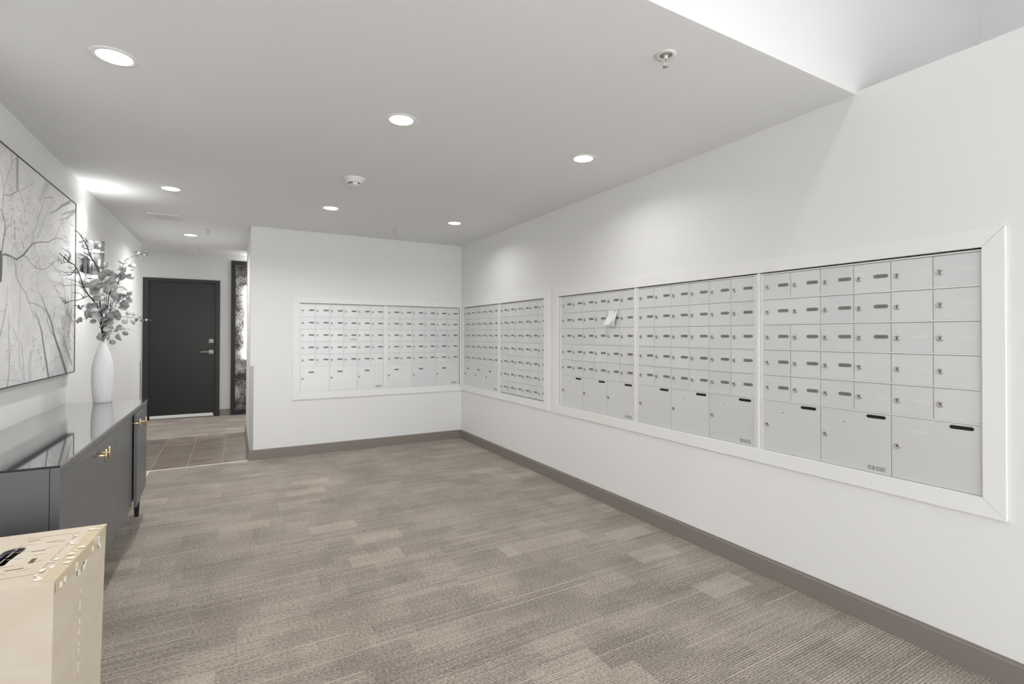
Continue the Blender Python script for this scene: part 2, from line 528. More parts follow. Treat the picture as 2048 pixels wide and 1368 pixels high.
# ================================================================== MAILBOXES
PITCH_X, PITCH_Z = 0.1525, 0.1375
ZTOP = 1.655
T = 0.003
def plate_mesh(name, w, h, t, mt):
    # capsule plate facing local -X... built in local YZ plane, thickness towards -X
    loop = capsule(w, h)
    b = MB(); b.plate([loop], t)
    b.v = [(-z, -x, y) for x, y, z in b.v]
    return b.mesh(name, mt)
ME_small = MB().box((-T, -(PITCH_X-0.0022), 0.0), (0, 0, PITCH_Z-0.0095)).mesh('door_small', M['mail'])
ME_wide = MB().box((-T, -(2*PITCH_X-0.0022), 0.0), (0, 0, PITCH_Z-0.0095)).mesh('door_wide', M['mail'])
ME_big = MB().box((-T, -(2*PITCH_X-0.0022), 0.0), (0, 0, 2*PITCH_Z-0.0024)).mesh('door_big', M['mail'])
b = MB()
b.lathe([(0.0124, 0), (0.0124, 0.0025), (0.0108, 0.0045), (0.0088, 0.0050), (0.0080, 0.0042), (0.0, 0.0042)], 14, axis='-x', cap=False)
b.box((-0.0046, -0.0012, -0.0064), (-0.0040, 0.0012, 0.0016), 1)
b.lathe([(0.0022, 0.0040), (0.0022, 0.0047), (0, 0.0047)], 8, c=(0, 0, 0.0008), axis='-x', m=1, cap=False)
ME_lock = b.mesh('lock', [M['lock'], M['key']])
ME_plate = plate_mesh('number_plate', 0.0590, 0.0172, 0.0012, M['plate'])
ME_blank = plate_mesh('number_plate_blank', 0.0590, 0.0172, 0.0012, M['blank'])
ME_slot = plate_mesh('letter_slot', 0.078, 0.0150, 0.0008, M['slot'])
ME_faint = plate_mesh('name_plate_pale', 0.050, 0.0135, 0.0008, M['blank'])
ME_mark = MB().box((-0.0014, -0.006, -0.0012), (0, 0.006, 0.0012)).mesh('plate_mark', M['key'])
ME_sticker = MB().box((-0.0008, -0.072, -0.0105), (0, 0, 0.0105)).mesh('maker_sticker', M['sticker'])

def mailbox_unit(label, loc, rz, start, stile_l=0.02, stile_r=0.03, rows=5, big=True, cols=6,
                 blanks=(), merged=(), slots=False, sticker_door=2, pale=(), skip_plate=()):
    """local frame: doors face -X, columns run towards -Y from y=0"""
    root = thing('mailbox_unit', label, 'mailboxes', loc, rz, 'recessed mailbox units in the walls')
    w = cols*PITCH_X
    zt = 0.0
    nrow = rows + (2 if big else 0)
    H = nrow*PITCH_Z
    # body behind the doors with stiles and head/sill rails
    mb = MB()
    mb.box((0.0005, -w, -H), (0.03, 0, 0))
    mb.obj('housing', M['gap'], root)
    MB().box((0.031, -w-stile_r, -H-0.016), (0.034, stile_l, 0.016)).obj('gap_shade_plate', M['shade_gap'], root)  # added dark plate stands in for shade in the recess gaps
    mb = MB()
    mb.box((-0.006, 0.0, -H-0.008), (0.03, stile_l, 0.008))
    mb.box((-0.006, -w-stile_r, -H-0.008), (0.03, -w, 0.008))
    mb.box((-0.005, -w, 0.0005), (0.03, 0, 0.008))
    mb.box((-0.005, -w, -H-0.008), (0.03, 0, -H-0.0005))
    mb.obj('frame', M['rail'], root, bevel=0.001)
    for r in range(1, rows+1 if big else rows):
        z = -r*PITCH_Z
        MB().box((-0.0052, -w+0.0005, z+0.0005), (0.0004, -0.0005, z+0.0072)).obj('rail', M['rail'], root)
    def fit(door, y, z, kind):
        lk = put('lock', ME_lock, door, (-T, y-0.0225, z))
    for r in range(rows):
        c = 0
        z0 = -(r+1)*PITCH_Z + 0.0078
        while c < cols:
            wide = (r, c) in merged
            d = put('door', ME_wide if wide else ME_small, root, (0, -c*PITCH_X-0.0011, z0))
            for k in range(2 if wide else 1):
                yy = -k*PITCH_X
                put('lock', ME_lock, d, (-T, yy-0.0215, 0.0605))
                me = ME_blank if (r, c) in blanks else ME_plate
                if (r, c+k) not in skip_plate:
                    put('number_plate', me, d, (-T, yy-0.1115, 0.0665))
            c += 2 if wide else 1
    if big:
        for k in range(3):
            z0 = -(rows+2)*PITCH_Z + 0.0013
            d = put('door', ME_big, root, (0, -k*2*PITCH_X-0.0011, z0))
            d['label'] = 'large parcel door'
            put('lock', ME_lock, d, (-T, -0.0205, 0.141))
            if slots:
                put('letter_slot', ME_slot, d, (-T, -0.243, 0.2565))
                f = put('number_plate', ME_faint, d, (-T, -0.108, 0.2165))
                f['label'] = 'pale blank plate'
                if (k != 2 or 'mark3' in pale): put('mark', ME_mark, d, (-T, -0.108, 0.2155))
            else:
                put('number_plate', ME_plate, d, (-T, -0.1115, 0.210))
            if k == sticker_door:
                put('maker_sticker', ME_sticker, d, (-T, -0.209, 0.022))
    return root

XD = W + 0.004
U3 = mailbox_unit('nearest mailbox unit on the right wall, its right columns without number plates', (XD, 1.705, ZTOP), 0, 0,
    stile_l=0.018, stile_r=0.008, slots=True, sticker_door=1,
    blanks={(r, c) for r in range(5) for c in (4, 5)} | {(3, 3), (4, 3)}, merged={(1, 0)})
U2 = mailbox_unit('middle mailbox unit of the three in the large white frame', (XD, 2.675, ZTOP), 0, 0,
    stile_l=0.018, stile_r=0.034, slots=True, pale=('mark3',))
U1 = mailbox_unit('mailbox unit with a folded paper hanging on one of its doors', (XD, 3.637, ZTOP), 0, 0,
    stile_l=0.034, stile_r=0.026, slots=True, pale=('mark3',))
A2 = mailbox_unit('mailbox unit of seven rows of small doors, no large ones', (XD, 4.797, ZTOP), 0, 0,
    stile_l=0.016, stile_r=0.0, rows=7, big=False)
A1 = mailbox_unit('mailbox unit on the right wall directly against the far room corner', (XD, 5.776, ZTOP), 0, 0,
    stile_l=0.022, stile_r=0.02)
YD = D + 0.004
B1 = mailbox_unit('left mailbox unit on the back wall, nearest the passage', (0.646, YD, ZTOP), math.pi/2, 0,
    stile_l=0.010, stile_r=0.018)
B2 = mailbox_unit('right mailbox unit on the back wall, against the corner', (1.604, YD, ZTOP), math.pi/2, 0,
    stile_l=0.018, stile_r=0.010)
# mullions between the units
def mullion(x0, x1, y0, y1):
    return MB().box((x0, y0, 0.691), (x1, y1, 1.668)).obj('trim_6', M['trim'], kind='structure', bevel=0.001)
mullion(W-0.006, W+0.03, 2.6945, 2.7095)
mullion(W-0.006, W+0.03, 1.7245, 1.7395)
mullion(W-0.006, W+0.03, 4.8145, 4.8395)
mullion(1.5785, 1.5855, D-0.006, D+0.03)

# sticker under a plate on the left back unit and the torn pale label
b = MB().box((-0.0009, -0.030, -0.006), (0, 0.030, 0.006)).mesh('address_sticker', M['sticker'])
put('address_sticker', b, None, (0.646+3*PITCH_X+0.105, YD-T, ZTOP-3*PITCH_Z+0.026)).rotation_euler = (0, 0, math.pi/2)
tag(bpy.data.objects['address_sticker'], 'small grey printed sticker on a back wall mailbox door, third row', 'sticker')

# folded paper hanging on a mailbox door
px, py, pz = W-0.004, 2.950, 1.515
root = thing('folded_notice', 'white folded paper notice hanging from a small mailbox door', 'paper', (px, py, pz))
def sheet(name, pts_l, w0, w1, th=0.0012, dy=0.0):
    """pts_l: (x,z,yshift) profile; sheet spans along -Y"""
    vs = []; n = len(pts_l)
    for off in (0, -th):
        for (x, z, ys) in pts_l:
            vs.append((x+off, ys+w0, z)); vs.append((x+off, ys+w1, z))
    fs = []
    for i in range(n-1):
        a = 2*i
        fs.append((a, a+1, a+3, a+2)); b_ = 2*n
        fs.append((b_+a, b_+a+2, b_+a+3, b_+a+1))
        fs.append((a, a+2, b_+a+2, b_+a)); fs.append((a+1, b_+a+1, b_+a+3, a+3))
    fs.append((0, 2*n, 2*n+1, 1)); a = 2*n-2; fs.append((a, a+1, 2*n+a+1, 2*n+a))
    me = MB().add(vs, fs)
    return me.obj(name, M['paper'], root)
sheet('back_sheet', [(-0.001, 0, 0), (-0.004, -0.03, 0.0), (-0.012, -0.06, 0.005), (-0.018, -0.09, 0.014), (-0.014, -0.122, 0.016)], 0.045, -0.052)
sheet('front_flap', [(-0.013, -0.052, 0.004), (-0.022, -0.075, 0.012), (-0.031, -0.098, 0.022), (-0.036, -0.114, 0.028)], 0.045, -0.036)
MB().box((-0.006, -0.034, -0.016), (-0.002, -0.024, -0.004)).obj('clip', M['guard'], root)

# ================================================================== CEILING FITTINGS
def downlight_proto():
    root = thing('downlight', 'x', 'light')
    b = MB(); b.lathe([(0.060, -0.001), (0.062, -0.004), (0.079, -0.0035), (0.082, 0.0)], 40, cap=False)
    b.obj('trim_ring', M['white'], root)
    b = MB(); b.lathe([(0.0, -0.0025), (0.030, -0.0028), (0.060, -0.0025)], 40, cap=False)
    b.v = [(x, y, z) for x, y, z in b.v]
    b.f = [tuple(reversed(f)) for f in b.f]
    b.obj('diffuser', M['lamp'], root)
    return root
def copy_tree(o, parent=None):
    c_ = o.copy(); COL.objects.link(c_)
    if parent: c_.parent = parent
    for ch in list(o.children): copy_tree(ch, c_)
    return c_
dl = downlight_proto()
spots = [(-0.432, 2.572, 'recessed round ceiling light nearest the camera on the picture side'),
         (0.772, 2.572, 'recessed round ceiling light, middle one of the nearest row'),
         (1.964, 2.552, 'recessed round ceiling light above the mailboxes with the hanging paper'),
         (-0.432, 4.683, 'recessed round ceiling light left of the middle row, near the white vase'),
         (0.762, 4.683, 'recessed round ceiling light beyond the smoke detector'),
         (1.962, 4.680, 'recessed round ceiling light nearest the far mailbox corner'),
         (-0.432, 6.763, 'recessed round ceiling light in the passage in front of the black door')]
for i, (x, y, lb) in enumerate(spots):
    o = dl if i == 0 else copy_tree(dl)
    o.location = (x, y, ZC); o['label'] = lb; o['group'] = 'recessed ceiling lights'
    area('downlight_light', (x, y, ZC-0.012), 0.11, DOWN_P*(1.7 if x < 0 else 1.2 if x < 1 else 0.68), shape='DISK', color=(1, 0.99, 0.97), spread=150)

# smoke detector
sd = thing('smoke_detector', 'round white smoke detector on the ceiling between the lights', 'smoke detector', (0.769, 3.72, ZC))
MB().lathe([(0.078, 0), (0.078, -0.008), (0.068, -0.014)][::1], 32, cap=False).obj('mounting_plate', M['white'], sd)
MB().lathe([(0.066, -0.012), (0.066, -0.018), (0.056, -0.03), (0.046, -0.034)], 32).obj('housing', M['white'], sd)
b = MB(); b.lathe([(0.044, -0.034), (0.043, -0.044), (0.036, -0.050)], 32); b.obj('sensor_cap', M['white'], sd)
for a in (200, 230, 300):
    r = math.radians(a)
    o = MB().box((-0.009, -0.0015, -0.0035), (0.009, 0.0015, 0.0035)).obj('vent', M['black'], sd, (0.0435*math.cos(r), 0.0435*math.sin(r), -0.040))
    o.rotation_euler = (0, 0, r+math.pi/2)

def sprinkler(loc, label, drop=0.0, esc=0.036):
    r = thing('sprinkler', label, 'sprinkler', loc, group='ceiling sprinklers')
    if drop:
        MB().lathe([(0.026, 0), (0.026, -drop)], 18).obj('drop_pipe', M['offw'], r)
    z = -drop
    if esc:
        b = MB(); b.lathe([(esc, 0+0.0), (esc*0.97, -0.004), (esc*0.62, -0.006), (esc*0.56, 0.0)], 28, cap=False); 
        o = b.obj('escutcheon', M['offw'], r, (0, 0, z))
        MB().lathe([(esc*0.55, -0.0005), (esc*0.55, -0.0012)], 20).obj('recess', M['guard'], r, (0, 0, z))
    MB().lathe([(0.009, 0), (0.009, -0.014), (0.006, -0.016)], 12).obj('body', M['offw'], r, (0, 0, z))
    b = MB()
    for s in (-1, 1):
        b.tube([(s*0.008, 0, -0.012), (s*0.0105, 0, -0.026), (s*0.007, 0, -0.040), (0, 0, -0.047)], 0.0022, 6)
    b.obj('yoke', M['offw'], r, (0, 0, z))
    MB().lathe([(0.002, -0.016), (0.002, -0.044)], 6).obj('bulb', M['chrome'], r, (0, 0, z))
    MB().lathe([(0.0105, -0.047), (0.0115, -0.049)], 14).obj('deflector', M['guard'], r, (0, 0, z))
    return r
sprinkler((1.527, 1.442, ZC), 'white sprinkler head nearest the camera, by the ceiling edge', esc=0.042)
sprinkler((1.509, 5.24, ZC), 'small sprinkler head above the back wall mailboxes', esc=0.026)
sprinkler((-0.244, 6.31, ZC), 'small sprinkler head beside the passage light', esc=0.030)
sprinkler((-0.42, 8.15, ZF), 'sprinkler on a short drop pipe above the black door', drop=0.085, esc=0)

vent = thing('ceiling_vent', 'flat white ceiling grille left of the passage light', 'vent', (-0.58, 5.84, ZC))
b = MB().box((-0.135, -0.125, -0.007), (0.135, -0.112, 0)).box((-0.135, 0.112, -0.007), (0.135, 0.125, 0))
b.box((-0.135, -0.112, -0.007), (-0.122, 0.112, 0)).box((0.122, -0.112, -0.007), (0.135, 0.112, 0))
b.obj('frame', M['white'], vent)
ME = MB().box((-0.122, -0.006, -0.0052), (0.122, 0.0045, -0.0012)).mesh('slat', M['white'])
for k in range(16): put('slat', ME, vent, (0, -0.105+k*0.014, 0))
MB().box((-0.122, -0.112, -0.001), (0.122, 0.112, -0.0002)).obj('backing', M['guard'], vent)

# ================================================================== END WALL: door, framed panel, lamp
d = thing('door_1', kind='structure', loc=(0, FY, 0))
x0, x1, zt = -1.20, -0.185, 2.192
fw = 0.075
b = MB()
b.box((x0, -0.03, 0), (x0+fw, 0.0, zt)).box((x1-fw*0.78, -0.03, 0), (x1, 0.0, zt)).box((x0+fw, -0.03, zt-fw*0.7), (x1-fw*0.78, 0.0, zt))
b.box((x0+fw, -0.012, 0), (x0+fw+0.018, 0, zt-fw*0.7)).box((x1-fw*0.78-0.018, -0.012, 0), (x1-fw*0.78, 0, zt-fw*0.7)).box((x0+fw+0.018, -0.012, zt-fw*0.7-0.018), (x1-fw*0.78-0.018, 0, zt-fw*0.7))
b.obj('door_frame', M['dframe'], d, bevel=0.002)
lf = MB().box((x0+fw+0.004, -0.008, 0.03), (x1-fw*0.78-0.004, -0.0005, zt-fw*0.7-0.004)).obj('door_leaf', M['door'], d)
MB().box((x0+fw+0.02, -0.034, 0.018), (x1-fw*0.78-0.03, -0.008, 0.062)).obj('door_sweep', M['white'], d, bevel=0.003)
h = MB().box((-0.032, -0.012, -0.032), (0.032, 0, 0.032)).obj('deadbolt', M['guard'], d, (-0.305, -0.009, 1.215), bevel=0.002)
MB().lathe([(0.018, 0), (0.018, 0.008), (0.010, 0.010)], 18, c=(0, -0.012, 0), axis='-y').obj('cylinder', M['guard'], h)
h = MB().box((-0.032, -0.010, -0.032), (0.032, 0, 0.032)).obj('lever_plate', M['guard'], d, (-0.305, -0.009, 1.04), bevel=0.002)
MB().tube([(0, -0.01, 0), (0, -0.05, 0), (-0.01, -0.056, 0), (-0.14, -0.056, 0.002)], 0.008, 8).obj('lever', M['gold'], h)

panel = thing('framed_panel', 'tall black-framed panel of mottled black and silver glass right of the black door', 'panel', (0.42, FY, 0.0))
b = MB()
b.box((-0.45, -0.04, 0.012), (-0.385, 0, 2.53)).box((0.385, -0.04, 0.012), (0.45, 0, 2.53)).box((-0.385, -0.04, 2.465), (0.385, 0, 2.53)).box((-0.385, -0.04, 0.012), (0.385, 0, 0.085))
b.obj('frame', M['picframe'], panel, bevel=0.002)
m = mat('mottled_glass', srgb(90, 88, 86), 0.25, 0.4); t = NT(m); p, q = t.pos()
v = t.new('ShaderNodeTexVoronoi'); v.inputs['Scale'].default_value = 60; t.link(p, v.inputs['Vector'])
n2 = t.noise(p, 60, 5, 0.8); n3 = t.noise(p, 5, 2)
fac = t.math('ADD', t.math('MULTIPLY', n2, 1.2), t.math('MULTIPLY', t.math('SUBTRACT', n3, 0.5), 0.6))
t.link(t.ramp(fac, [(0.48, srgb(30, 28, 27)), (0.60, srgb(92, 88, 84)), (0.74, srgb(205, 203, 200))]), t.b.inputs['Base Color'])
t.bump(n2, 0.6, 0.01)
MB().box((-0.385, -0.022, 0.085), (0.385, -0.004, 2.465)).obj('glass', m, panel)

wl = thing('wall_light', 'slim tall white glowing wall light beside the mottled panel', 'light', (0.195, FY, 1.52))
b = MB().box((-0.035, -0.09, -0.60), (0.035, -0.042, 0.60)); b.obj('diffuser', M['lamp'], wl, bevel=0.006)
b = MB().box((-0.045, -0.042, -0.03), (0.045, -0.0405, 0.03)).box((-0.03, -0.0899, -0.62), (0.03, -0.041, -0.601)).box((-0.03, -0.0899, 0.601), (0.03, -0.041, 0.62))
b.obj('bracket', M['chrome'], wl)
area('wall_light_light', (0.5, FY-0.25, 2.45), 0.3, WL_P, rot=(math.pi, 0, 0), size_y=0.1)

# corner guards
def guard(name, x, y, sx, sy, label):
    b = MB()
    t_ = 0.002; wd = 0.032
    b.box((x, y+sy*t_, 0.107), (x+sx*wd, y, 0.99))
    b.box((x-sx*t_, y+sy*t_, 0.107), (x, y-sy*wd, 0.99))
    o = b.obj(name, M['guard'], bevel=0.0006)
    tag(o, label, 'corner guard', 'metal corner guards')
guard('corner_guard', XS, D, 1, -1, 'grey metal corner guard on the wall edge beside the slate tiles')
guard('corner_guard', L, E, -1, 1, 'thin metal corner guard at the far end of the left wall')
MB().box((L-0.0005, E-0.030, 0.107), (L+0.0045, E-0.018, 0.985)).obj('corner_guard_edge', M['black'])  # black strip drawn for the dark gap along the corner guard
o = bpy.data.objects['corner_guard_edge']; o.name = 'guard_gap_strip'; tag(o, 'thin black vertical strip near the far end of the left wall', 'strip')

# ================================================================== PICTURE
STROKES = [
  (3.8,4.3,0.75,0.7,[(3.255,1.917),(3.278,1.913),(3.295,1.894),(3.323,1.853),(3.315,1.81),(3.299,1.765),(3.283,1.712)]),
  (2.1,2.9,0.5,0.7,[(3.261,2.101),(3.303,2.034),(3.298,1.996),(3.293,1.958),(3.283,1.919)]),
  (1.9,1.8,0.4,0.7,[(3.303,2.034),(3.353,2.108),(3.4,2.184),(3.398,2.227)]),
  (2.0,1.5,0.4,0.8,[(3.4,2.184),(3.455,2.225)]),
  (3.1,3.1,0.55,1.0,[(3.298,1.996),(3.368,2.008),(3.416,2.03),(3.466,2.052)]),
  (14.1,11.6,0.35,3.9,[(3.47,2.23),(3.469,2.176),(3.468,2.116),(3.471,2.058)]),
  (2.1,1.7,0.35,1.0,[(3.466,2.057),(3.505,2.067),(3.627,2.121),(3.715,2.162)]),
  (3.1,1.9,0.4,1.0,[(3.473,2.059),(3.512,2.059),(3.54,2.025),(3.568,2.002),(3.582,1.969)]),
  (23.9,20.1,0.18,11.9,[(3.941,2.217),(3.874,2.155),(3.811,2.089)]),
  (2.6,2.8,0.6,0.9,[(3.892,2.123),(4.069,2.167)]),
  (2.4,1.7,0.5,0.9,[(3.892,2.123),(3.844,2.053),(3.767,1.949),(3.708,1.869),(3.702,1.831)]),
  (2.5,1.7,0.4,0.9,[(4.088,2.155),(3.997,2.11),(3.946,2.042),(3.848,1.943),(3.77,1.858)]),
  (17.0,4.5,0.45,4.1,[(4.417,2.223),(4.226,2.151),(4.128,2.101),(3.981,2.049)]),
  (17.6,4.9,0.4,5.3,[(4.559,2.193),(4.375,2.14),(4.248,2.1)]),
  (14.0,4.8,0.35,5.3,[(4.535,2.181),(4.333,2.092),(4.189,2.051)]),
  (3.2,1.9,0.4,1.4,[(4.527,2.079),(4.423,2.065),(4.334,2.067),(4.25,2.047),(4.21,2.018),(4.133,1.955),(4.095,1.925)]),
  (1.9,1.6,0.45,0.7,[(3.315,1.81),(3.374,1.792),(3.436,1.768),(3.501,1.744)]),
  (7.3,2.3,0.75,1.0,[(3.329,1.709),(3.401,1.708),(3.476,1.705),(3.555,1.736),(3.637,1.784),(3.71,1.824),(3.818,1.85),(3.969,1.874),(4.058,1.907),(4.153,1.93),(4.254,1.939),(4.339,1.928)]),
  (21.5,26.2,0.75,1.9,[(3.261,1.711),(3.268,1.68),(3.265,1.627),(3.257,1.579)]),
  (7.6,5.4,0.8,1.0,[(3.261,1.708),(3.293,1.702),(3.34,1.712),(3.409,1.709),(3.467,1.702),(3.566,1.739),(3.629,1.776)]),
  (3.7,2.3,0.6,1.1,[(3.566,1.737),(3.622,1.736),(3.69,1.706),(3.76,1.693),(3.891,1.7),(3.969,1.721),(4.073,1.767),(4.183,1.799),(4.301,1.814)]),
  (3.3,3.0,0.7,0.8,[(3.423,1.701),(3.461,1.667),(3.47,1.617),(3.531,1.571),(3.611,1.537),(3.654,1.492),(3.749,1.491),(3.859,1.478),(3.958,1.45)]),
  (2.0,2.0,0.4,1.0,[(3.36,1.706),(3.362,1.655)]),
  (2.0,2.0,0.4,1.0,[(3.395,1.703),(3.403,1.66)]),
  (4.3,13.7,0.6,1.7,[(3.768,1.436),(3.805,1.406),(3.863,1.337),(3.905,1.247),(3.946,1.167),(4.0,1.055)]),
  (4.4,21.8,0.6,2.3,[(3.857,1.535),(3.957,1.456),(4.042,1.392),(4.109,1.304),(4.226,1.198),(4.363,1.061)]),
  (4.5,6.2,0.5,1.5,[(3.959,1.41),(4.012,1.351),(4.098,1.304)]),
  (3.8,11.8,0.4,3.2,[(4.174,1.36),(4.269,1.304),(4.37,1.222),(4.491,1.113)]),
  (3.1,6.7,0.25,3.1,[(4.107,1.373),(4.222,1.297),(4.345,1.223)]),
  (3.1,10.5,0.35,3.1,[(4.077,1.625),(4.214,1.559),(4.336,1.493),(4.527,1.403)]),
  (3.2,7.7,0.3,3.2,[(4.239,1.496),(4.388,1.444),(4.533,1.372)]),
  (2.1,2.4,0.35,1.0,[(3.524,1.553),(3.526,1.473),(3.513,1.392),(3.518,1.244),(3.527,1.163),(3.601,1.065)]),
  (2.4,2.1,0.45,0.8,[(3.54,1.278),(3.564,1.242),(3.582,1.148),(3.601,1.065)]),
  (2.5,5.0,0.4,1.2,[(3.383,1.389),(3.378,1.323),(3.391,1.247),(3.39,1.137),(3.371,1.057)]),
  (3.4,5.7,0.4,1.5,[(3.34,1.453),(3.321,1.398),(3.284,1.323),(3.259,1.292)]),
  (2.0,2.0,0.3,1.2,[(3.357,1.556),(3.352,1.491),(3.34,1.442)]),
  (13.9,16.6,0.15,6.9,[(3.696,1.221),(3.676,1.143),(3.683,1.064)]),
  (3.4,4.7,0.3,2.3,[(3.763,1.616),(3.801,1.563),(3.877,1.53)]),
  (1.8,1.8,0.45,0.8,[(3.419,1.362),(3.478,1.312),(3.494,1.284)]),
  (2.4,1.7,0.3,1.4,[(3.268,1.431),(3.347,1.431)]),
  (2.2,2.3,0.4,1.1,[(3.662,1.492),(3.715,1.434),(3.768,1.424)]),
  (2.1,2.1,0.4,0.9,[(3.898,1.454),(3.958,1.43),(3.98,1.391)]),
  (2.4,2.7,0.3,1.2,[(3.277,1.094),(3.356,1.093),(3.441,1.084),(3.561,1.068)]),
  (1.9,2.0,0.35,0.8,[(3.611,1.548),(3.677,1.572),(3.747,1.556)]),
]

pic = thing('picture', 'large black-framed print of misty bare trees on the left wall', 'picture', (L, 3.56, 1.645))
PY0, PY1, PZ0, PZ1 = 2.62, 4.556, 1.052, 2.241
RES = 0.0034
ny = int((PY1-PY0-0.012)/RES); nz = int((PZ1-PZ0-0.012)/RES)
ys = np.linspace(PY0+0.006, PY1-0.006, ny); zs = np.linspace(PZ0+0.006, PZ1-0.006, nz)
YY, ZZ = np.meshgrid(ys, zs)
rng = np.random.default_rng(5)
def vnoise(fy, fz, seed):
    r = np.random.default_rng(seed)
    g = r.random((int(fz)+3, int(fy)+3))
    u = (YY-PY0)/(PY1-PY0)*fy; v = (ZZ-PZ0)/(PZ1-PZ0)*fz
    i = u.astype(int); j = v.astype(int); fu = u-i; fv = v-j
    fu = fu*fu*(3-2*fu); fv = fv*fv*(3-2*fv)
    return (g[j,i]*(1-fu)+g[j,i+1]*fu)*(1-fv)+(g[j+1,i]*(1-fu)+g[j+1,i+1]*fu)*fv
lum = 0.885 + 0.07*(vnoise(5, 4, 1)-0.5) + 0.05*(vnoise(13, 9, 2)-0.5) + 0.03*(vnoise(60, 40, 3)-0.5)
twig = vnoise(150, 90, 4)*0.6+vnoise(70, 60, 6)*0.4
mask = np.clip((vnoise(7, 6, 7)-0.42)*3, 0, 1)
lum -= 0.16*np.clip((twig-0.60)*7, 0, 1)*mask
ink = np.zeros_like(lum)
AN = 2.3      # the boughs are drawn broad across the print
def stroke(w0, w1, dk, bl, pts):
    global ink
    w0, w1, bl = w0/1000, w1/1000, bl/1000
    n = len(pts)-1
    for k in range(n):
        (a, b_), (c_, d_) = pts[k], pts[k+1]
        wa = w0+(w1-w0)*k/n; wb = w0+(w1-w0)*(k+1)/n
        m_ = (max(wa, wb)+bl*2.5+0.01)*AN
        i0 = np.searchsorted(ys, min(a, c_)-m_); i1 = np.searchsorted(ys, max(a, c_)+m_)
        j0 = np.searchsorted(zs, min(b_, d_)-m_); j1 = np.searchsorted(zs, max(b_, d_)+m_)
        if i1 <= i0 or j1 <= j0: continue
        y_, z_ = YY[j0:j1, i0:i1], ZZ[j0:j1, i0:i1]
        dx, dz = c_-a, d_-b_
        tt = np.clip(((y_-a)*dx/AN**2+(z_-b_)*dz)/(dx*dx/AN**2+dz*dz+1e-9), 0, 1)
        dist = np.hypot((y_-(a+tt*dx))/AN, z_-(b_+tt*dz))
        w = (wa+(wb-wa)*tt)*0.5
        cov = np.clip((w+max(bl, 0.0018)-dist)/(2*max(bl, 0.0018)), 0, 1)*dk
        ink[j0:j1, i0:i1] = np.maximum(ink[j0:j1, i0:i1], cov)
for s_ in STROKES: stroke(*s_)
# more trees on the part of the print outside the photograph, and fine twigs off the main boughs
stroke(30, 60, 0.6, 6, [(3.16, 1.72), (3.10, 1.5), (3.02, 1.25), (2.98, 1.05)])
stroke(6, 3, 0.6, 1, [(3.25, 1.7), (3.1, 1.85), (2.95, 2.05), (2.85, 2.23)])
for k in range(9):
    y = 2.68+k*0.06; stroke(2, 6, 0.35, 2, [(y+0.1, 1.6+0.1*math.sin(k)), (y+0.04, 1.3), (y, 1.06)])
R_ = random.Random(8)
for s_ in STROKES:
    if s_[2] < 0.4 or s_[0] > 12: continue
    pts = s_[4]
    for k in range(len(pts)-1):
        for rep in range(2):
            if R_.random() < 0.45: continue
            f_ = R_.random(); y = pts[k][0]*(1-f_)+pts[k+1][0]*f_; z = pts[k][1]*(1-f_)+pts[k+1][1]*f_
            a = R_.uniform(0, 6.28); q_ = [(y, z)]
            for j in range(R_.randint(2, 5)):
                a += R_.uniform(-0.6, 0.6); y += 0.022*math.cos(a); z += 0.022*math.sin(a); q_.append((y, z))
            stroke(1.3, 0.9, R_.uniform(0.12, 0.3), 0.8, q_)
for (a, b_, c_, d_, n_) in [(3.53, 3.67, 1.90, 2.06, 16), (3.37, 3.5, 1.94, 2.06, 12), (3.95, 4.06, 1.97, 2.04, 6), (3.78, 4.33, 1.74, 1.82, 18),
        (3.96, 4.13, 1.42, 1.50, 16), (3.79, 3.93, 1.10, 1.42, 20), (3.70, 3.77, 1.24, 1.30, 6), (3.35, 3.44, 1.22, 1.28, 6), (3.71, 3.82, 1.38, 1.44, 8), (3.43, 3.61, 1.12, 1.33, 12), (3.27, 4.5, 1.08, 2.2, 40)]:
    for k in range(n_):
        y, z = R_.uniform(a, b_), R_.uniform(c_, d_); aa = R_.uniform(0, 3.1); l_ = R_.uniform(0.002, 0.008)
        stroke(3, 2, R_.uniform(0.35, 0.75), 0.7, [(y, z), (y+l_*math.cos(aa), z+l_*math.sin(aa))])
lum = np.clip(lum*(1-ink) + 0.18*ink, 0.02, 0.95)
lin = np.where(lum > 0.04045, ((lum+0.055)/1.055)**2.4, lum/12.92)
vs = np.zeros((nz*ny, 3)); vs[:, 1] = YY.ravel()-3.56; vs[:, 2] = ZZ.ravel()-1.645; vs[:, 0] = 0.0335
idx = np.arange(nz*ny).reshape(nz, ny)
quads = np.stack([idx[:-1, :-1], idx[:-1, 1:], idx[1:, 1:], idx[1:, :-1]], -1).reshape(-1, 4)
me = bpy.data.meshes.new('print')
me.vertices.add(nz*ny); me.vertices.foreach_set('co', vs.ravel())
me.loops.add(quads.size); me.loops.foreach_set('vertex_index', quads.ravel())
me.polygons.add(len(quads)); me.polygons.foreach_set('loop_start', np.arange(0, quads.size, 4))
me.polygons.foreach_set('loop_total', np.full(len(quads), 4))
me.update(); me.validate()
ca = me.color_attributes.new('print_ink', 'FLOAT_COLOR', 'POINT')
cols = np.ones((nz*ny, 4)); lf_ = lin.ravel(); cols[:, 0] = lf_*0.995; cols[:, 1] = lf_*0.99; cols[:, 2] = lf_*0.99
ca.data.foreach_set('color', cols.ravel())
m = mat('tree_print', (0.7, 0.7, 0.7, 1), 0.45); t = NT(m)
at_ = t.new('ShaderNodeVertexColor'); at_.layer_name = 'print_ink'
t.link(at_.outputs[0], t.b.inputs['Base Color'])
me.materials.append(m)
put('print', me, pic)
b = MB()
hy0, hy1, hz0, hz1 = PY0-3.56, PY1-3.56, PZ0-1.645, PZ1-1.645
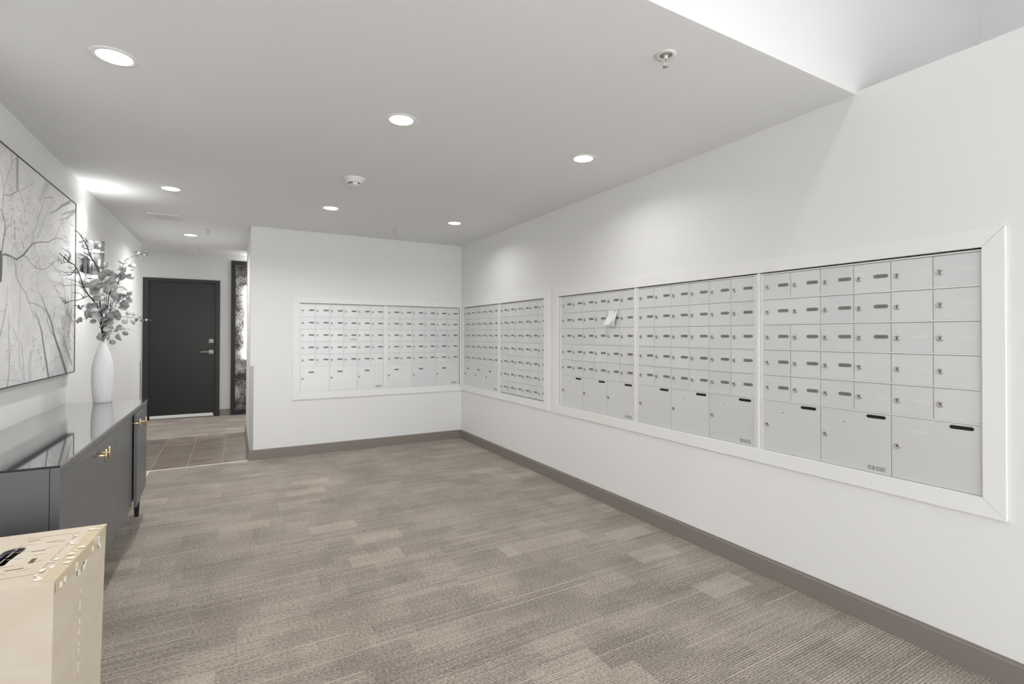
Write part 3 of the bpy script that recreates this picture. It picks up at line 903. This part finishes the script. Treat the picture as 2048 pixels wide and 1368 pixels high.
b.box((0.002, hy0, hz0), (0.037, hy1, hz0+0.006)).box((0.002, hy0, hz1-0.006), (0.037, hy1, hz1))
b.box((0.002, hy0, hz0+0.006), (0.037, hy0+0.005, hz1-0.006)).box((0.002, hy1-0.005, hz0+0.006), (0.037, hy1, hz1-0.006))
b.obj('frame', M['picframe'], pic)
MB().box((0.012, hy0+0.005, hz0+0.006), (0.031, hy1-0.005, hz1-0.006)).obj('backing', M['white'], pic)

# ================================================================== SCONCE
sc = thing('wall_sconce', 'chrome cylinder wall sconce with two glowing bands beside the picture', 'light', (-0.925, 4.90, 1.865))
r0 = 0.052
def ringed(name, z0, z1, mt, r=r0, n=40):
    b = MB(); b.lathe([(r, z0), (r, z1), (r-0.003, z1), (r-0.003, z0), (r, z0)], n, cap=False, smooth=False)
    for i in range(len(b.sm)): b.sm[i] = True
    o = b.obj(name, mt, sc); return o
m = mat('chrome_panels', (0.62, 0.62, 0.63, 1), 0.16, 1.0); M['chrome2'] = m
ringed('shade', 0.104, 0.172, M['chrome2']); ringed('shade', -0.094, 0.080, M['chrome2']); ringed('shade', -0.165, -0.118, M['chrome2'])
for z in (0.092, -0.106):
    MB().lathe([(0.024, z-0.0115), (0.024, z+0.0115)], 32).obj('glow_band', M['glow'], sc)
for z in (0.104, 0.080, -0.094, -0.118):
    MB().lathe([(r0, z-0.0008), (r0, z+0.0008)], 40).obj('disc', M['chrome2'], sc)
for a in range(4):
    an = math.radians(45+90*a)
    MB().box((-0.002, -0.002, -0.16), (0.002, 0.002, 0.165)).obj('rod', M['chrome2'], sc, (0.046*math.cos(an), 0.046*math.sin(an), 0))
MB().box((-0.082, -0.17, -0.085), (-0.060, 0.12, 0.055)).obj('backplate', M['chrome2'], sc, bevel=0.002)
area('sconce_up_light', (-0.925, 4.90, 2.00), 0.09, SC_P, rot=(math.pi, 0, 0), shape='DISK', spread=110)
area('sconce_down_light', (-0.925, 4.90, 1.73), 0.09, SC_P*0.5, shape='DISK', spread=110)

# ================================================================== CABINET
CX0, CX1, CYA, CYB, CZ0, CZ1 = L+0.006, -0.55, 2.40, 4.53, 0.215, 0.838
cab = thing('sideboard', 'long charcoal sideboard with a mirror-like dark glass top against the left wall', 'cabinet', (-0.78, 3.48, 0))
ox, oy = -0.78, 3.48
def cb(a, b_, name, mt, bevel=0.0, parent=None):
    return MB().box((a[0]-ox, a[1]-oy, a[2]), (b_[0]-ox, b_[1]-oy, b_[2])).obj(name, mt, parent or cab, bevel=bevel)
cb((CX0, CYA+0.003, CZ0), (CX1-0.022, CYB-0.003, CZ1-0.012), 'body', M['cab_in'])
cb((CX0, CYA, CZ0), (CX1-0.030, CYA+0.016, CZ1-0.008), 'end_panel', M['cab'], 0.001)
cb((CX0, CYB-0.016, CZ0), (CX1-0.030, CYB, CZ1-0.008), 'end_panel', M['cab'], 0.001)
cb((CX1-0.028, CYA, CZ0), (CX1, CYA+0.020, CZ1-0.008), 'corner_post', M['cab'], 0.001)
cb((CX1-0.028, CYB-0.008, CZ0), (CX1-0.018, CYB, CZ1-0.008), 'corner_post', M['cab'], 0.001)
cb((CX1-0.026, CYA+0.020, CZ1-0.034), (CX1, CYB-0.008, CZ1-0.008), 'top_rail', M['cab'], 0.0008)
tp = cb((CX0, CYA, CZ1-0.0075), (CX1+0.001, CYB, CZ1), 'top', M['glass_top'], 0.0008)
cb((CX1+0.0012, CYA, CZ1-0.008), (CX1+0.0022, CYB, CZ1-0.001), 'top_edge', M['cab_edge'])
cb((CX0+0.01, CYA-0.0015, CZ1-0.0075), (CX1, CYA-0.0002, CZ1-0.0005), 'top_edge', M['black'])
seams = [2.425, 2.965, 3.450, 3.930, 4.520]
dz0, dz1 = CZ0+0.003, CZ1-0.037
for k in range(4):
    a = seams[k]+0.0015; e = seams[k+1]-0.0015
    far_hinge = k in (1, 3)
    hx, hy = CX1-0.020, (e if far_hinge else a)
    b = MB()
    if far_hinge: b.box((0, -(e-a), dz0), (0.018, 0, dz1))
    else: b.box((0, 0, dz0), (0.018, e-a, dz1))
    dr = b.obj('door', M['cab'], cab, (hx-ox, hy-oy, 0), bevel=0.001)
    if k == 3: dr.rotation_euler = (0, 0, math.radians(2.3))
    # T handle near the meeting edge
    yy = (-(e-a)+0.034) if far_hinge else (e-a-0.034)
    hd = MB().tube([(0.018, yy, 0.757), (0.058, yy, 0.757)], 0.0042, 8).obj('handle', M['gold'], dr)
    MB().tube([(0.060, yy, 0.728), (0.060, yy, 0.786)], 0.0042, 8).obj('crossbar', M['gold'], hd)
for (x, y) in ((-0.60, 4.47), (-0.96, 4.47), (-0.60, 2.46), (-0.96, 2.46)):
    b = MB().hexa([(x-ox-0.012, y-oy-0.012, 0.001), (x-ox+0.012, y-oy-0.012, 0.001), (x-ox+0.012, y-oy+0.012, 0.001), (x-ox-0.012, y-oy+0.012, 0.001)],
                  [(x-ox-0.024, y-oy-0.024, CZ0), (x-ox+0.02, y-oy-0.024, CZ0), (x-ox+0.02, y-oy+0.02, CZ0), (x-ox-0.024, y-oy+0.02, CZ0)])
    b.obj('leg', M['leg'], cab)

# ================================================================== VASE
VX, VY, VZ = -0.80, 4.47, CZ1
prof = [(0.0, 0.0500), (0.02, 0.0525), (0.06, 0.0570), (0.12, 0.0610), (0.18, 0.0625), (0.235, 0.0610), (0.285, 0.0550), (0.33, 0.0445), (0.365, 0.0330), (0.395, 0.0240), (0.415, 0.0185), (0.43, 0.0165)]
hs = np.array([p[0] for p in prof]); rs = np.array([p[1] for p in prof])
nr, na = 86, 120
vs = []; fs = []
for i in range(nr+1):
    h = 0.43*i/nr; r = float(np.interp(h, hs, rs))
    for k in range(na):
        a = 2*math.pi*k/na
        rib = (0.5+0.5*math.cos(30*a))**0.8
        wv = 0.5+0.5*math.cos(math.pi*i+math.pi*(k//4))
        amp = 0.0042*min(1, (0.41-h)/0.06) if h < 0.41 else 0
        rr = r + amp*(rib*0.75 - 0.5) + amp*0.65*(wv-0.5)
        vs.append((rr*math.cos(a), rr*math.sin(a), h))
for i in range(nr):
    for k in range(na):
        k2 = (k+1) % na
        fs.append((i*na+k, i*na+k2, (i+1)*na+k2, (i+1)*na+k))
fs.append(tuple(range(na-1, -1, -1)))
b = MB(); b.add(vs, fs, 0, True)
b.lathe([(0.0165, 0.43), (0.014, 0.431), (0.0135, 0.40), (0.024, 0.36), (0.024, 0.30)], 40, cap=False)
vase = b.obj('vase', M['vase'], None, (VX, VY, VZ+0.0003))
tag(vase, 'tall white bottle-shaped vase with woven rib texture on the sideboard', 'vase')

# ================================================================== BRANCHES
K = 0.000679          # metres per tracing unit in the plane through the vase
RT = Vector((math.cos(TH), -math.sin(TH), 0)); DP = Vector((math.sin(TH), math.cos(TH), 0))
def bp(x, y, dep=0.0):
    """offset from the vase mouth; dep in metres away from the camera"""
    P_ = Vector((VX, VY, VZ+0.43)) + RT*((x-463)*K) + DP*dep + Vector((0, 0, 0.839 + (1909.4-y)*K - VZ - 0.43))
    if P_.x < -0.80:          # branches bend forward, away from the wall
        nx = -(0.80 + 0.14*math.tanh((-P_.x-0.80)/0.14)); s_ = nx/P_.x
        P_ = Vector((0, 0, HC)) + (P_-Vector((0, 0, HC)))*s_
    return P_ - Vector((VX, VY, VZ+0.43))
MOUTH = (VX, VY, VZ+0.43)
RB = random.Random(21)
def smooth_pts(P, sub=3):
    out = []
    for i in range(len(P)-1):
        p0 = P[max(i-1, 0)]; p1 = P[i]; p2 = P[i+1]; p3 = P[min(i+2, len(P)-1)]
        for k in range(sub):
            u = k/sub
            out.append(0.5*((2*p1)+(-p0+p2)*u+(2*p0-5*p1+4*p2-p3)*u*u+(-p0+3*p1-3*p2+p3)*u**3))
    out.append(P[-1]); return out
def build_branch(label, main, twigs, r0_, r1_, depth, mt='bark', name='bare_branch', group='bare twigs in the vase', grow=True):
    n = len(main)
    root_pt = Vector((RB.uniform(-0.004, 0.004), RB.uniform(-0.004, 0.004), -0.10))
    P = [root_pt, Vector((root_pt.x*0.5, root_pt.y*0.5, -0.002))] + [bp(x, y, depth*(i+1)/n + RB.uniform(-0.006, 0.006)) for i, (x, y) in enumerate(main)]
    Q = smooth_pts(P)
    b = MB(); N_ = len(Q)
    b.tube(Q, [r0_+(r1_-r0_)*i/(N_-1) for i in range(N_)], 6)
    o = b.obj(name, M[mt], None, MOUTH)
    tag(o, label, 'branch', group)
    allq = list(Q)
    for tw in twigs:
        (x, y) = tw[0]
        base = min(Q, key=lambda v: (v - bp(x, y, depth*0.7)).length)
        d0 = depth*0.7
        pts = [base] + [bp(xx, yy, d0 + (i+1)*RB.uniform(-0.02, 0.02)) for i, (xx, yy) in enumerate(tw[1:])]
        T_ = smooth_pts(pts, 2); nn = len(T_)
        MB().tube(T_, [r1_*1.5+(0.0011-r1_*1.5)*i/(nn-1) for i in range(nn)], 5).obj('twig', M[mt], o)
        allq += T_
    if grow:      # small forked side shoots
        for k in range(grow if isinstance(grow, int) and grow > 1 else 9):
            base = RB.choice(allq[len(Q)//2:])
            dr = (RT*RB.uniform(-1, 0.6) + DP*RB.uniform(-0.8, 0.8) + Vector((0, 0, RB.uniform(-0.1, 1)))).normalized()
            pts = [base]; p = base.copy()
            for j in range(3):
                dr = (dr + Vector((RB.uniform(-.4, .4), RB.uniform(-.4, .4), RB.uniform(-.3, .4)))).normalized()
                p = p + dr*RB.uniform(0.010, 0.020); pts.append(p.copy())
            MB().tube(pts, [0.0020, 0.0017, 0.0013, 0.0009], 5).obj('twig', M[mt], o)
    return o
build_branch('dark bare branch reaching highest, to the upper left of the vase',
    [(455,1100),(430,960),(405,800),(395,640),(375,540),(345,470),(285,380),(240,270),(195,195),(130,120),(88,108)],
    [[(195,195),(202,160),(200,120)],[(240,240),(255,228),(268,208)],[(200,225),(178,238),(150,232)],[(345,470),(360,500),(410,490),(440,480)],
     [(285,380),(230,345),(205,330)],[(330,450),(270,410),(185,408)],[(375,520),(310,520),(270,518)],[(240,300),(205,290),(200,250)]], 0.0055, 0.0022, 0.05)
build_branch('dark bare branch forking to the left in front of the picture edge',
    [(450,1120),(425,960),(370,855),(325,800),(285,720),(250,600),(215,530),(180,480),(130,450),(90,410),(55,370)],
    [[(130,450),(147,400),(135,360),(128,320)],[(215,530),(150,590),(90,590)],[(180,480),(120,455),(85,475)],[(285,700),(240,680),(200,655),(155,630)],
     [(235,580),(170,560),(110,565),(75,545)],[(130,420),(110,400),(95,380)]], 0.0050, 0.0022, -0.04)
build_branch('thin bare branch curving low to the left of the vase',
    [(455,1130),(425,980),(380,880),(330,805),(270,830),(200,850),(150,855),(110,875),(85,892)],
    [[(325,800),(260,720),(180,690),(120,712)],[(270,825),(230,780),(180,775)],[(380,880),(350,910),(340,925)]], 0.0042, 0.0019, -0.02)
build_branch('upright dark branch in the middle of the bouquet',
    [(480,1150),(495,1000),(500,880),(515,780),(535,680),(545,600),(552,555)],
    [[(515,780),(560,720),(610,700),(660,740)],[(545,640),(600,660),(640,690),(670,665)],[(495,900),(540,880),(575,840)]], 0.0045, 0.0015, 0.02, grow=7)
build_branch('short dark branch rising at the right of the bouquet core',
    [(490,1180),(520,1050),(560,950),(575,880),(580,845)], [[(560,950),(590,940),(610,930)]], 0.004, 0.0015, -0.03, grow=4)

# eucalyptus
def leaf_mesh(name, n=12, asp=0.86):
    vs = [(0, 0, 0)]
    for k in range(n):
        a = 2*math.pi*k/n
        x = 0.5 + 0.5*math.cos(a); y = asp*0.5*math.sin(a)*(1.0+0.12*math.cos(a))
        z = 0.10*math.sin(math.pi*x) + 0.5*y*y
        vs.append((x, y, z))
    vs.append((0.5, 0, 0.06))
    c_ = n+1; fs = [(c_, 1+k, 1+(k+1) % n) for k in range(n)]
    # thin underside
    off = len(vs)
    vs += [(x, y, z-0.02) for x, y, z in vs]
    fs += [(off+c_, off+1+(k+1) % n, off+1+k) for k in range(n)]
    fs += [(1+k, off+1+k, off+1+(k+1) % n, 1+(k+1) % n) for k in range(n)]
    b = MB(); b.add(vs, fs, 0, True)
    return b.mesh(name, M['leaf'])
LEAVES = [leaf_mesh('leaf', 12, 0.92), leaf_mesh('leaf_oval', 12, 0.74), leaf_mesh('leaf_narrow', 10, 0.5)]
def eucalyptus(label, main, leaves, depth, r0_=0.0026, extra=0, tip_bud=False):
    n = len(main)
    P = [Vector((RB.uniform(-0.005, 0.005), RB.uniform(-0.005, 0.005), -0.08)), Vector((RB.uniform(-0.006, 0.006), RB.uniform(-0.006, 0.006), 0))]
    P += [bp(x, y, depth*(i+1)/n) for i, (x, y) in enumerate(main)]
    Q = smooth_pts(P)
    root = MB().tube(Q, [r0_+(0.0009-r0_)*i/(len(Q)-1) for i in range(len(Q))], 5).obj('eucalyptus_stem', M['stemc'], None, MOUTH)
    tag(root, label, 'branch', 'eucalyptus stems in the vase')
    def add_leaf(center, size, face, ang):
        # nearest point of the stem
        q = min(Q, key=lambda v: (v-center).length)
        xdir = (center - q)
        if xdir.length < 0.004: xdir = RT*math.cos(ang)+Vector((0, 0, 1))*math.sin(ang)
        xdir.normalize()
        nrm = face - xdir*face.dot(xdir)
        if nrm.length < 0.1: nrm = Vector((0, 0, 1))
        nrm.normalize(); yd = nrm.cross(xdir)
        o = put('leaf', RB.choice(LEAVES[:2] if size > 0.02 else LEAVES), root)
        start = center - xdir*size*0.5
        mw = Matrix((xdir*size, yd*size, nrm*size)).transposed().to_4x4(); mw.translation = start
        o.matrix_basis = mw
        if (start-q).length > 0.004:
            MB().tube([q, (q+start)/2+Vector((0, 0, 0.002)), start], 0.0008, 4).obj('petiole', M['stemc'], root)
    for lf in leaves:
        x, y, s = lf[:3]
        dep = depth*0.6 + RB.uniform(-0.035, 0.035)
        face = (-DP*RB.uniform(0.25, 1.0) + RT*RB.uniform(-0.6, 0.6) + Vector((0, 0, RB.uniform(-0.2, 0.9)))).normalized()
        add_leaf(bp(x, y, dep), s*K*2.2, face, RB.uniform(0, 6.28))
    if tip_bud:
        MB().lathe([(0.001, 0), (0.006, 0.006), (0.005, 0.014), (0.0, 0.018)], 8, c=tuple(Q[-1]-Vector((0, 0, 0.008)))).obj('bud', M['bud'], root)
    return root
eucalyptus('eucalyptus stem reaching to the upper right in front of the wall',
    [(500,1100),(545,880),(580,700),(610,560),(640,440),(680,400),(740,370),(800,355),(850,350)],
    [(628,398,30),(655,405,18),(650,452,42),(690,480,34),(612,498,34),(585,520,26),(640,530,28),(600,590,34),(650,600,46),(700,600,44),(735,525,20),
     (750,355,24),(775,372,14),(790,345,20),(815,350,18),(845,340,26),(850,365,18),(560,650,32)], 0.06)
eucalyptus('eucalyptus stem reaching furthest right across the black door',
    [(490,1130),(540,1010),(580,968),(640,1000),(700,1022),(790,1028),(870,1038),(930,1050),(965,1056)],
    [(668,1000,26),(660,1035,24),(733,985,32),(795,998,22),(742,1068,28),(775,1075,26),(885,1022,14),(888,1060,18),(940,1050,12),(960,1058,14),(615,1010,34),(640,1035,24),(820,1050,18)], -0.05, tip_bud=True)
eucalyptus('eucalyptus stem drooping to the lower right of the vase mouth',
    [(500,1230),(525,1180),(560,1120),(600,1140),(650,1160),(720,1150),(750,1162)],
    [(560,1150,34),(575,1185,32),(650,1140,38),(690,1190,30),(645,1232,38),(555,1218,34),(560,1240,30),(560,1283,28),(600,1130,24),(625,1165,20),(735,1150,12)], -0.05)
eucalyptus('eucalyptus stem with a large pale leaf hanging just left of the vase neck',
    [(485,1250),(470,1232),(455,1225)], [(442,1222,46),(470,1195,22),(505,1262,18)], -0.06)
eucalyptus('eucalyptus stem spreading low to the left with small leaves',
    [(450,1120),(420,1030),(370,1015),(330,1035),(270,1055),(215,1072)],
    [(362,985,42),(320,1035,28),(275,1052,32),(245,1062,22),(212,1075,16),(395,1035,30),(405,1070,28),(345,1010,24)], -0.06)
eucalyptus('eucalyptus stem spreading left at mid height with round leaves',
    [(450,1080),(420,940),(380,885),(300,878),(230,900),(160,912)],
    [(340,905,36),(345,935,34),(300,920,26),(255,912,18),(203,918,26),(150,905,24),(175,930,14),(400,900,30)], 0.03)
eucalyptus('eucalyptus stem rising through the upper left of the bouquet',
    [(480,1080),(470,900),(450,750),(430,640),(425,580)],
    [(400,780,50),(430,690,46),(350,712,44),(310,690,40),(330,740,36),(385,678,40),(460,570,36),(430,575,28),(440,840,40),(470,760,34),(300,660,22),(395,830,34)], 0.02)
eucalyptus('eucalyptus stem rising through the centre of the bouquet',
    [(490,1080),(505,900),(510,760),(500,640),(510,560)],
    [(480,660,52),(530,690,50),(520,560,44),(555,590,36),(500,600,40),(520,720,40),(560,640,34),(480,700,40),(490,540,28),(545,750,28)], -0.02)
eucalyptus('eucalyptus stem rising to the right of the bouquet centre',
    [(500,1100),(560,980),(600,880),(660,830),(740,785)],
    [(590,810,44),(620,790,36),(660,825,46),(700,790,30),(735,775,28),(745,825,26),(650,890,44),(690,880,40),(615,880,36),(640,930,36),(700,840,34),(600,840,30)], 0.0)
eucalyptus('short leafy eucalyptus stem massed just above the vase neck',
    [(480,1180),(480,1080),(490,1000),(500,940)],
    [(440,965,46),(520,985,50),(580,1005,54),(470,1025,44),(540,1085,46),(500,930,42),(555,1040,40),(480,1060,36),(420,995,36),(600,980,36),(510,1050,44),(545,1020,36),(450,1000,40),(520,1100,38)], -0.04)

# ================================================================== CARDBOARD BOX
bx = thing('cardboard_box', 'tall tan cardboard box with a hand hole and torn tape, in the near left corner', 'box', (-0.603, 2.0, 0), math.radians(-4.0))
BW, BD, BH = 0.205, 0.226, 0.65       # half width, half depth, height
m_side = M['card']
class TB(MB):
    def mesh(s, name, mats):          # the carton narrows a little towards its base
        s.v = [((x-0.012*(BH-z)/BH*(x/BW)), y-0.012*(BH-z)/BH*(y/BD), z) for x, y, z in s.v]
        return MB.mesh(s, name, mats)
b = TB()
t_ = 0.005
b.box((-BW, -BD, 0.002), (BW, -BD+t_, BH)); b.obj('side_panel', m_side, bx, bevel=0.002)
b = TB(); b.box((-BW, BD-t_, 0.002), (BW, BD, BH)); b.obj('side_panel', m_side, bx, bevel=0.002)
b = TB(); b.box((BW-t_, -BD+t_, 0.002), (BW, BD-t_, BH)); b.obj('side_panel', m_side, bx, bevel=0.002)
b = TB(); b.box((-BW, -BD+t_, 0.002), (-BW+t_, BD-t_, BH)); b.obj('side_panel', m_side, bx, bevel=0.002)
hole = [(y, x) for x, y in capsule(0.15, 0.045, 8)]
hole = [(x*1.15+0.016, y+0.03) for x, y in hole]
b = MB(); b.plate([[(-BW-0.001, -BD-0.001), (BW+0.001, -BD-0.001), (BW+0.001, BD+0.001), (-BW-0.001, BD+0.001)], list(reversed(hole))], 0.005)
b.obj('top_panel', M['card'], bx, (0, 0, BH), bevel=0.0012)
b = MB(); b.box((-BW+0.03, -BD+0.03, BH-0.06), (BW-0.03, BD-0.03, BH-0.055)); b.obj('inner_panel', M['boxin'], bx)
b = MB(); b.plate([[(0.016+(x-0.016)*1.18, 0.03+(y-0.03)*1.06) for x, y in hole], list(reversed([(0.016+(x-0.016)*0.80, 0.03+(y-0.03)*0.95) for x, y in hole]))], 0.003)
b.obj('hole_rim', mat('rim_grey_blue', srgb(96, 96, 118), 0.5), bx, (0, 0, BH-0.006))
b = MB().tube([(0.012, -0.035, -0.010), (0.016, 0.03, -0.004), (0.012, 0.10, -0.010)], 0.008, 8); b.obj('grip', M['white'], bx, (0.012, 0, BH-0.01))
# tape along the right top edge and the torn remnants on it
RT2 = random.Random(3)
b = MB().box((BW-0.034, -BD+0.012, 0), (BW+0.0005, BD-0.01, 0.0008)); b.obj('tape', M['tape'], bx, (0, 0, BH+0.005))
b = MB().box((BW+0.0012, -BD+0.01, BH-0.030), (BW+0.0022, BD-0.01, BH+0.004)); b.obj('tape', M['tape'], bx)
def ragged(cx, cy, rx, ry, z, n=9):
    pts = [(cx+rx*RT2.uniform(0.55, 1.1)*math.cos(6.283*k/n), cy+ry*RT2.uniform(0.55, 1.1)*math.sin(6.283*k/n)) for k in range(n)]
    b = MB(); b.plate([pts], 0.0009); return b.obj('torn_patch', M['torn'], bx, (0, 0, z))
for k in range(30):
    f_ = RT2.random(); y = -BD+0.02+f_*(2*BD-0.05)
    dens = 1.0 if y < 0.02 else 0.55
    if RT2.random() > dens: continue
    ragged(BW-RT2.choice((0.008, 0.022, 0.045, 0.055))+RT2.uniform(-0.006, 0.006), y, RT2.uniform(0.004, 0.013), RT2.uniform(0.004, 0.012), BH+0.0058+0.0001*k)
for k in range(14):
    y = -BD+0.03+RT2.random()*(2*BD-0.06); z = BH-RT2.uniform(0.004, 0.05)
    b = MB(); n = 8
    pts = [(RT2.uniform(0.5, 1)*0.014*math.cos(6.283*j/n), RT2.uniform(0.5, 1)*0.012*math.sin(6.283*j/n)) for j in range(n)]
    b.plate([pts], 0.0008); b.v = [(zz, xx, yy) for xx, yy, zz in b.v]
    b.obj('torn_patch', M['torn'], bx, (BW+0.0023, y, z))
# vertical glued seam on the right side, torn paper along it
b = TB().box((BW+0.0002, -0.058, 0.01), (BW+0.0014, -0.020, BH-0.05)); b.obj('seam_strip', M['card'], bx)
for k in range(26):
    z = 0.03+k*(BH-0.12)/26+RT2.uniform(-0.01, 0.01)
    b = MB(); n = 7
    pts = [(RT2.uniform(0.5, 1)*0.0035*math.cos(6.283*j/n), RT2.uniform(0.5, 1)*0.012*math.sin(6.283*j/n)) for j in range(n)]
    b.plate([pts], 0.0008); b.v = [(zz, xx, yy) for xx, yy, zz in b.v]
    b.obj('torn_patch', M['torn'] if k % 3 else M['tape'], bx, (BW+0.0017-0.012*(BH-z)/BH, -0.020+RT2.uniform(-0.002, 0.002), z))
# printed marks
def ink(x, y, w_, h_, rot, mt='ink'):
    b = MB().box((-w_/2, -h_/2, 0), (w_/2, h_/2, 0.0004)); o = b.obj('printed_mark', M[mt], bx, (x, y, BH+0.0052)); o.rotation_euler = (0, 0, rot)
ink(0.075, -0.085, 0.040, 0.004, 0.0); ink(0.098, -0.035, 0.012, 0.034, 0.05); ink(0.085, 0.045, 0.034, 0.0035, 0.0)
ink(0.142, 0.150, 0.010, 0.008, 0.2)
for k in range(5):
    y = -0.12+k*0.055
    ink(0.020, y, 0.004, 0.046, 0.0, 'inkpale'); ink(0.145, y+0.03, 0.003, 0.040, 0.0, 'inkpale'); ink(0.045, y+0.012, 0.035, 0.0025, 0.0, 'inkpale')
    ink(0.10+0.01*(k % 2), y+0.02, 0.030, 0.002, 0.3, 'inkpale')
ink(0.083, -0.145, 0.13, 0.0025, 0.0, 'inkpale'); ink(0.083, 0.175, 0.13, 0.0025, 0.0, 'inkpale')
ink(0.04, 0.15, 0.03, 0.012, 0.3, 'inkpale'); ink(0.105, 0.11, 0.05, 0.006, -0.2, 'inkpale')
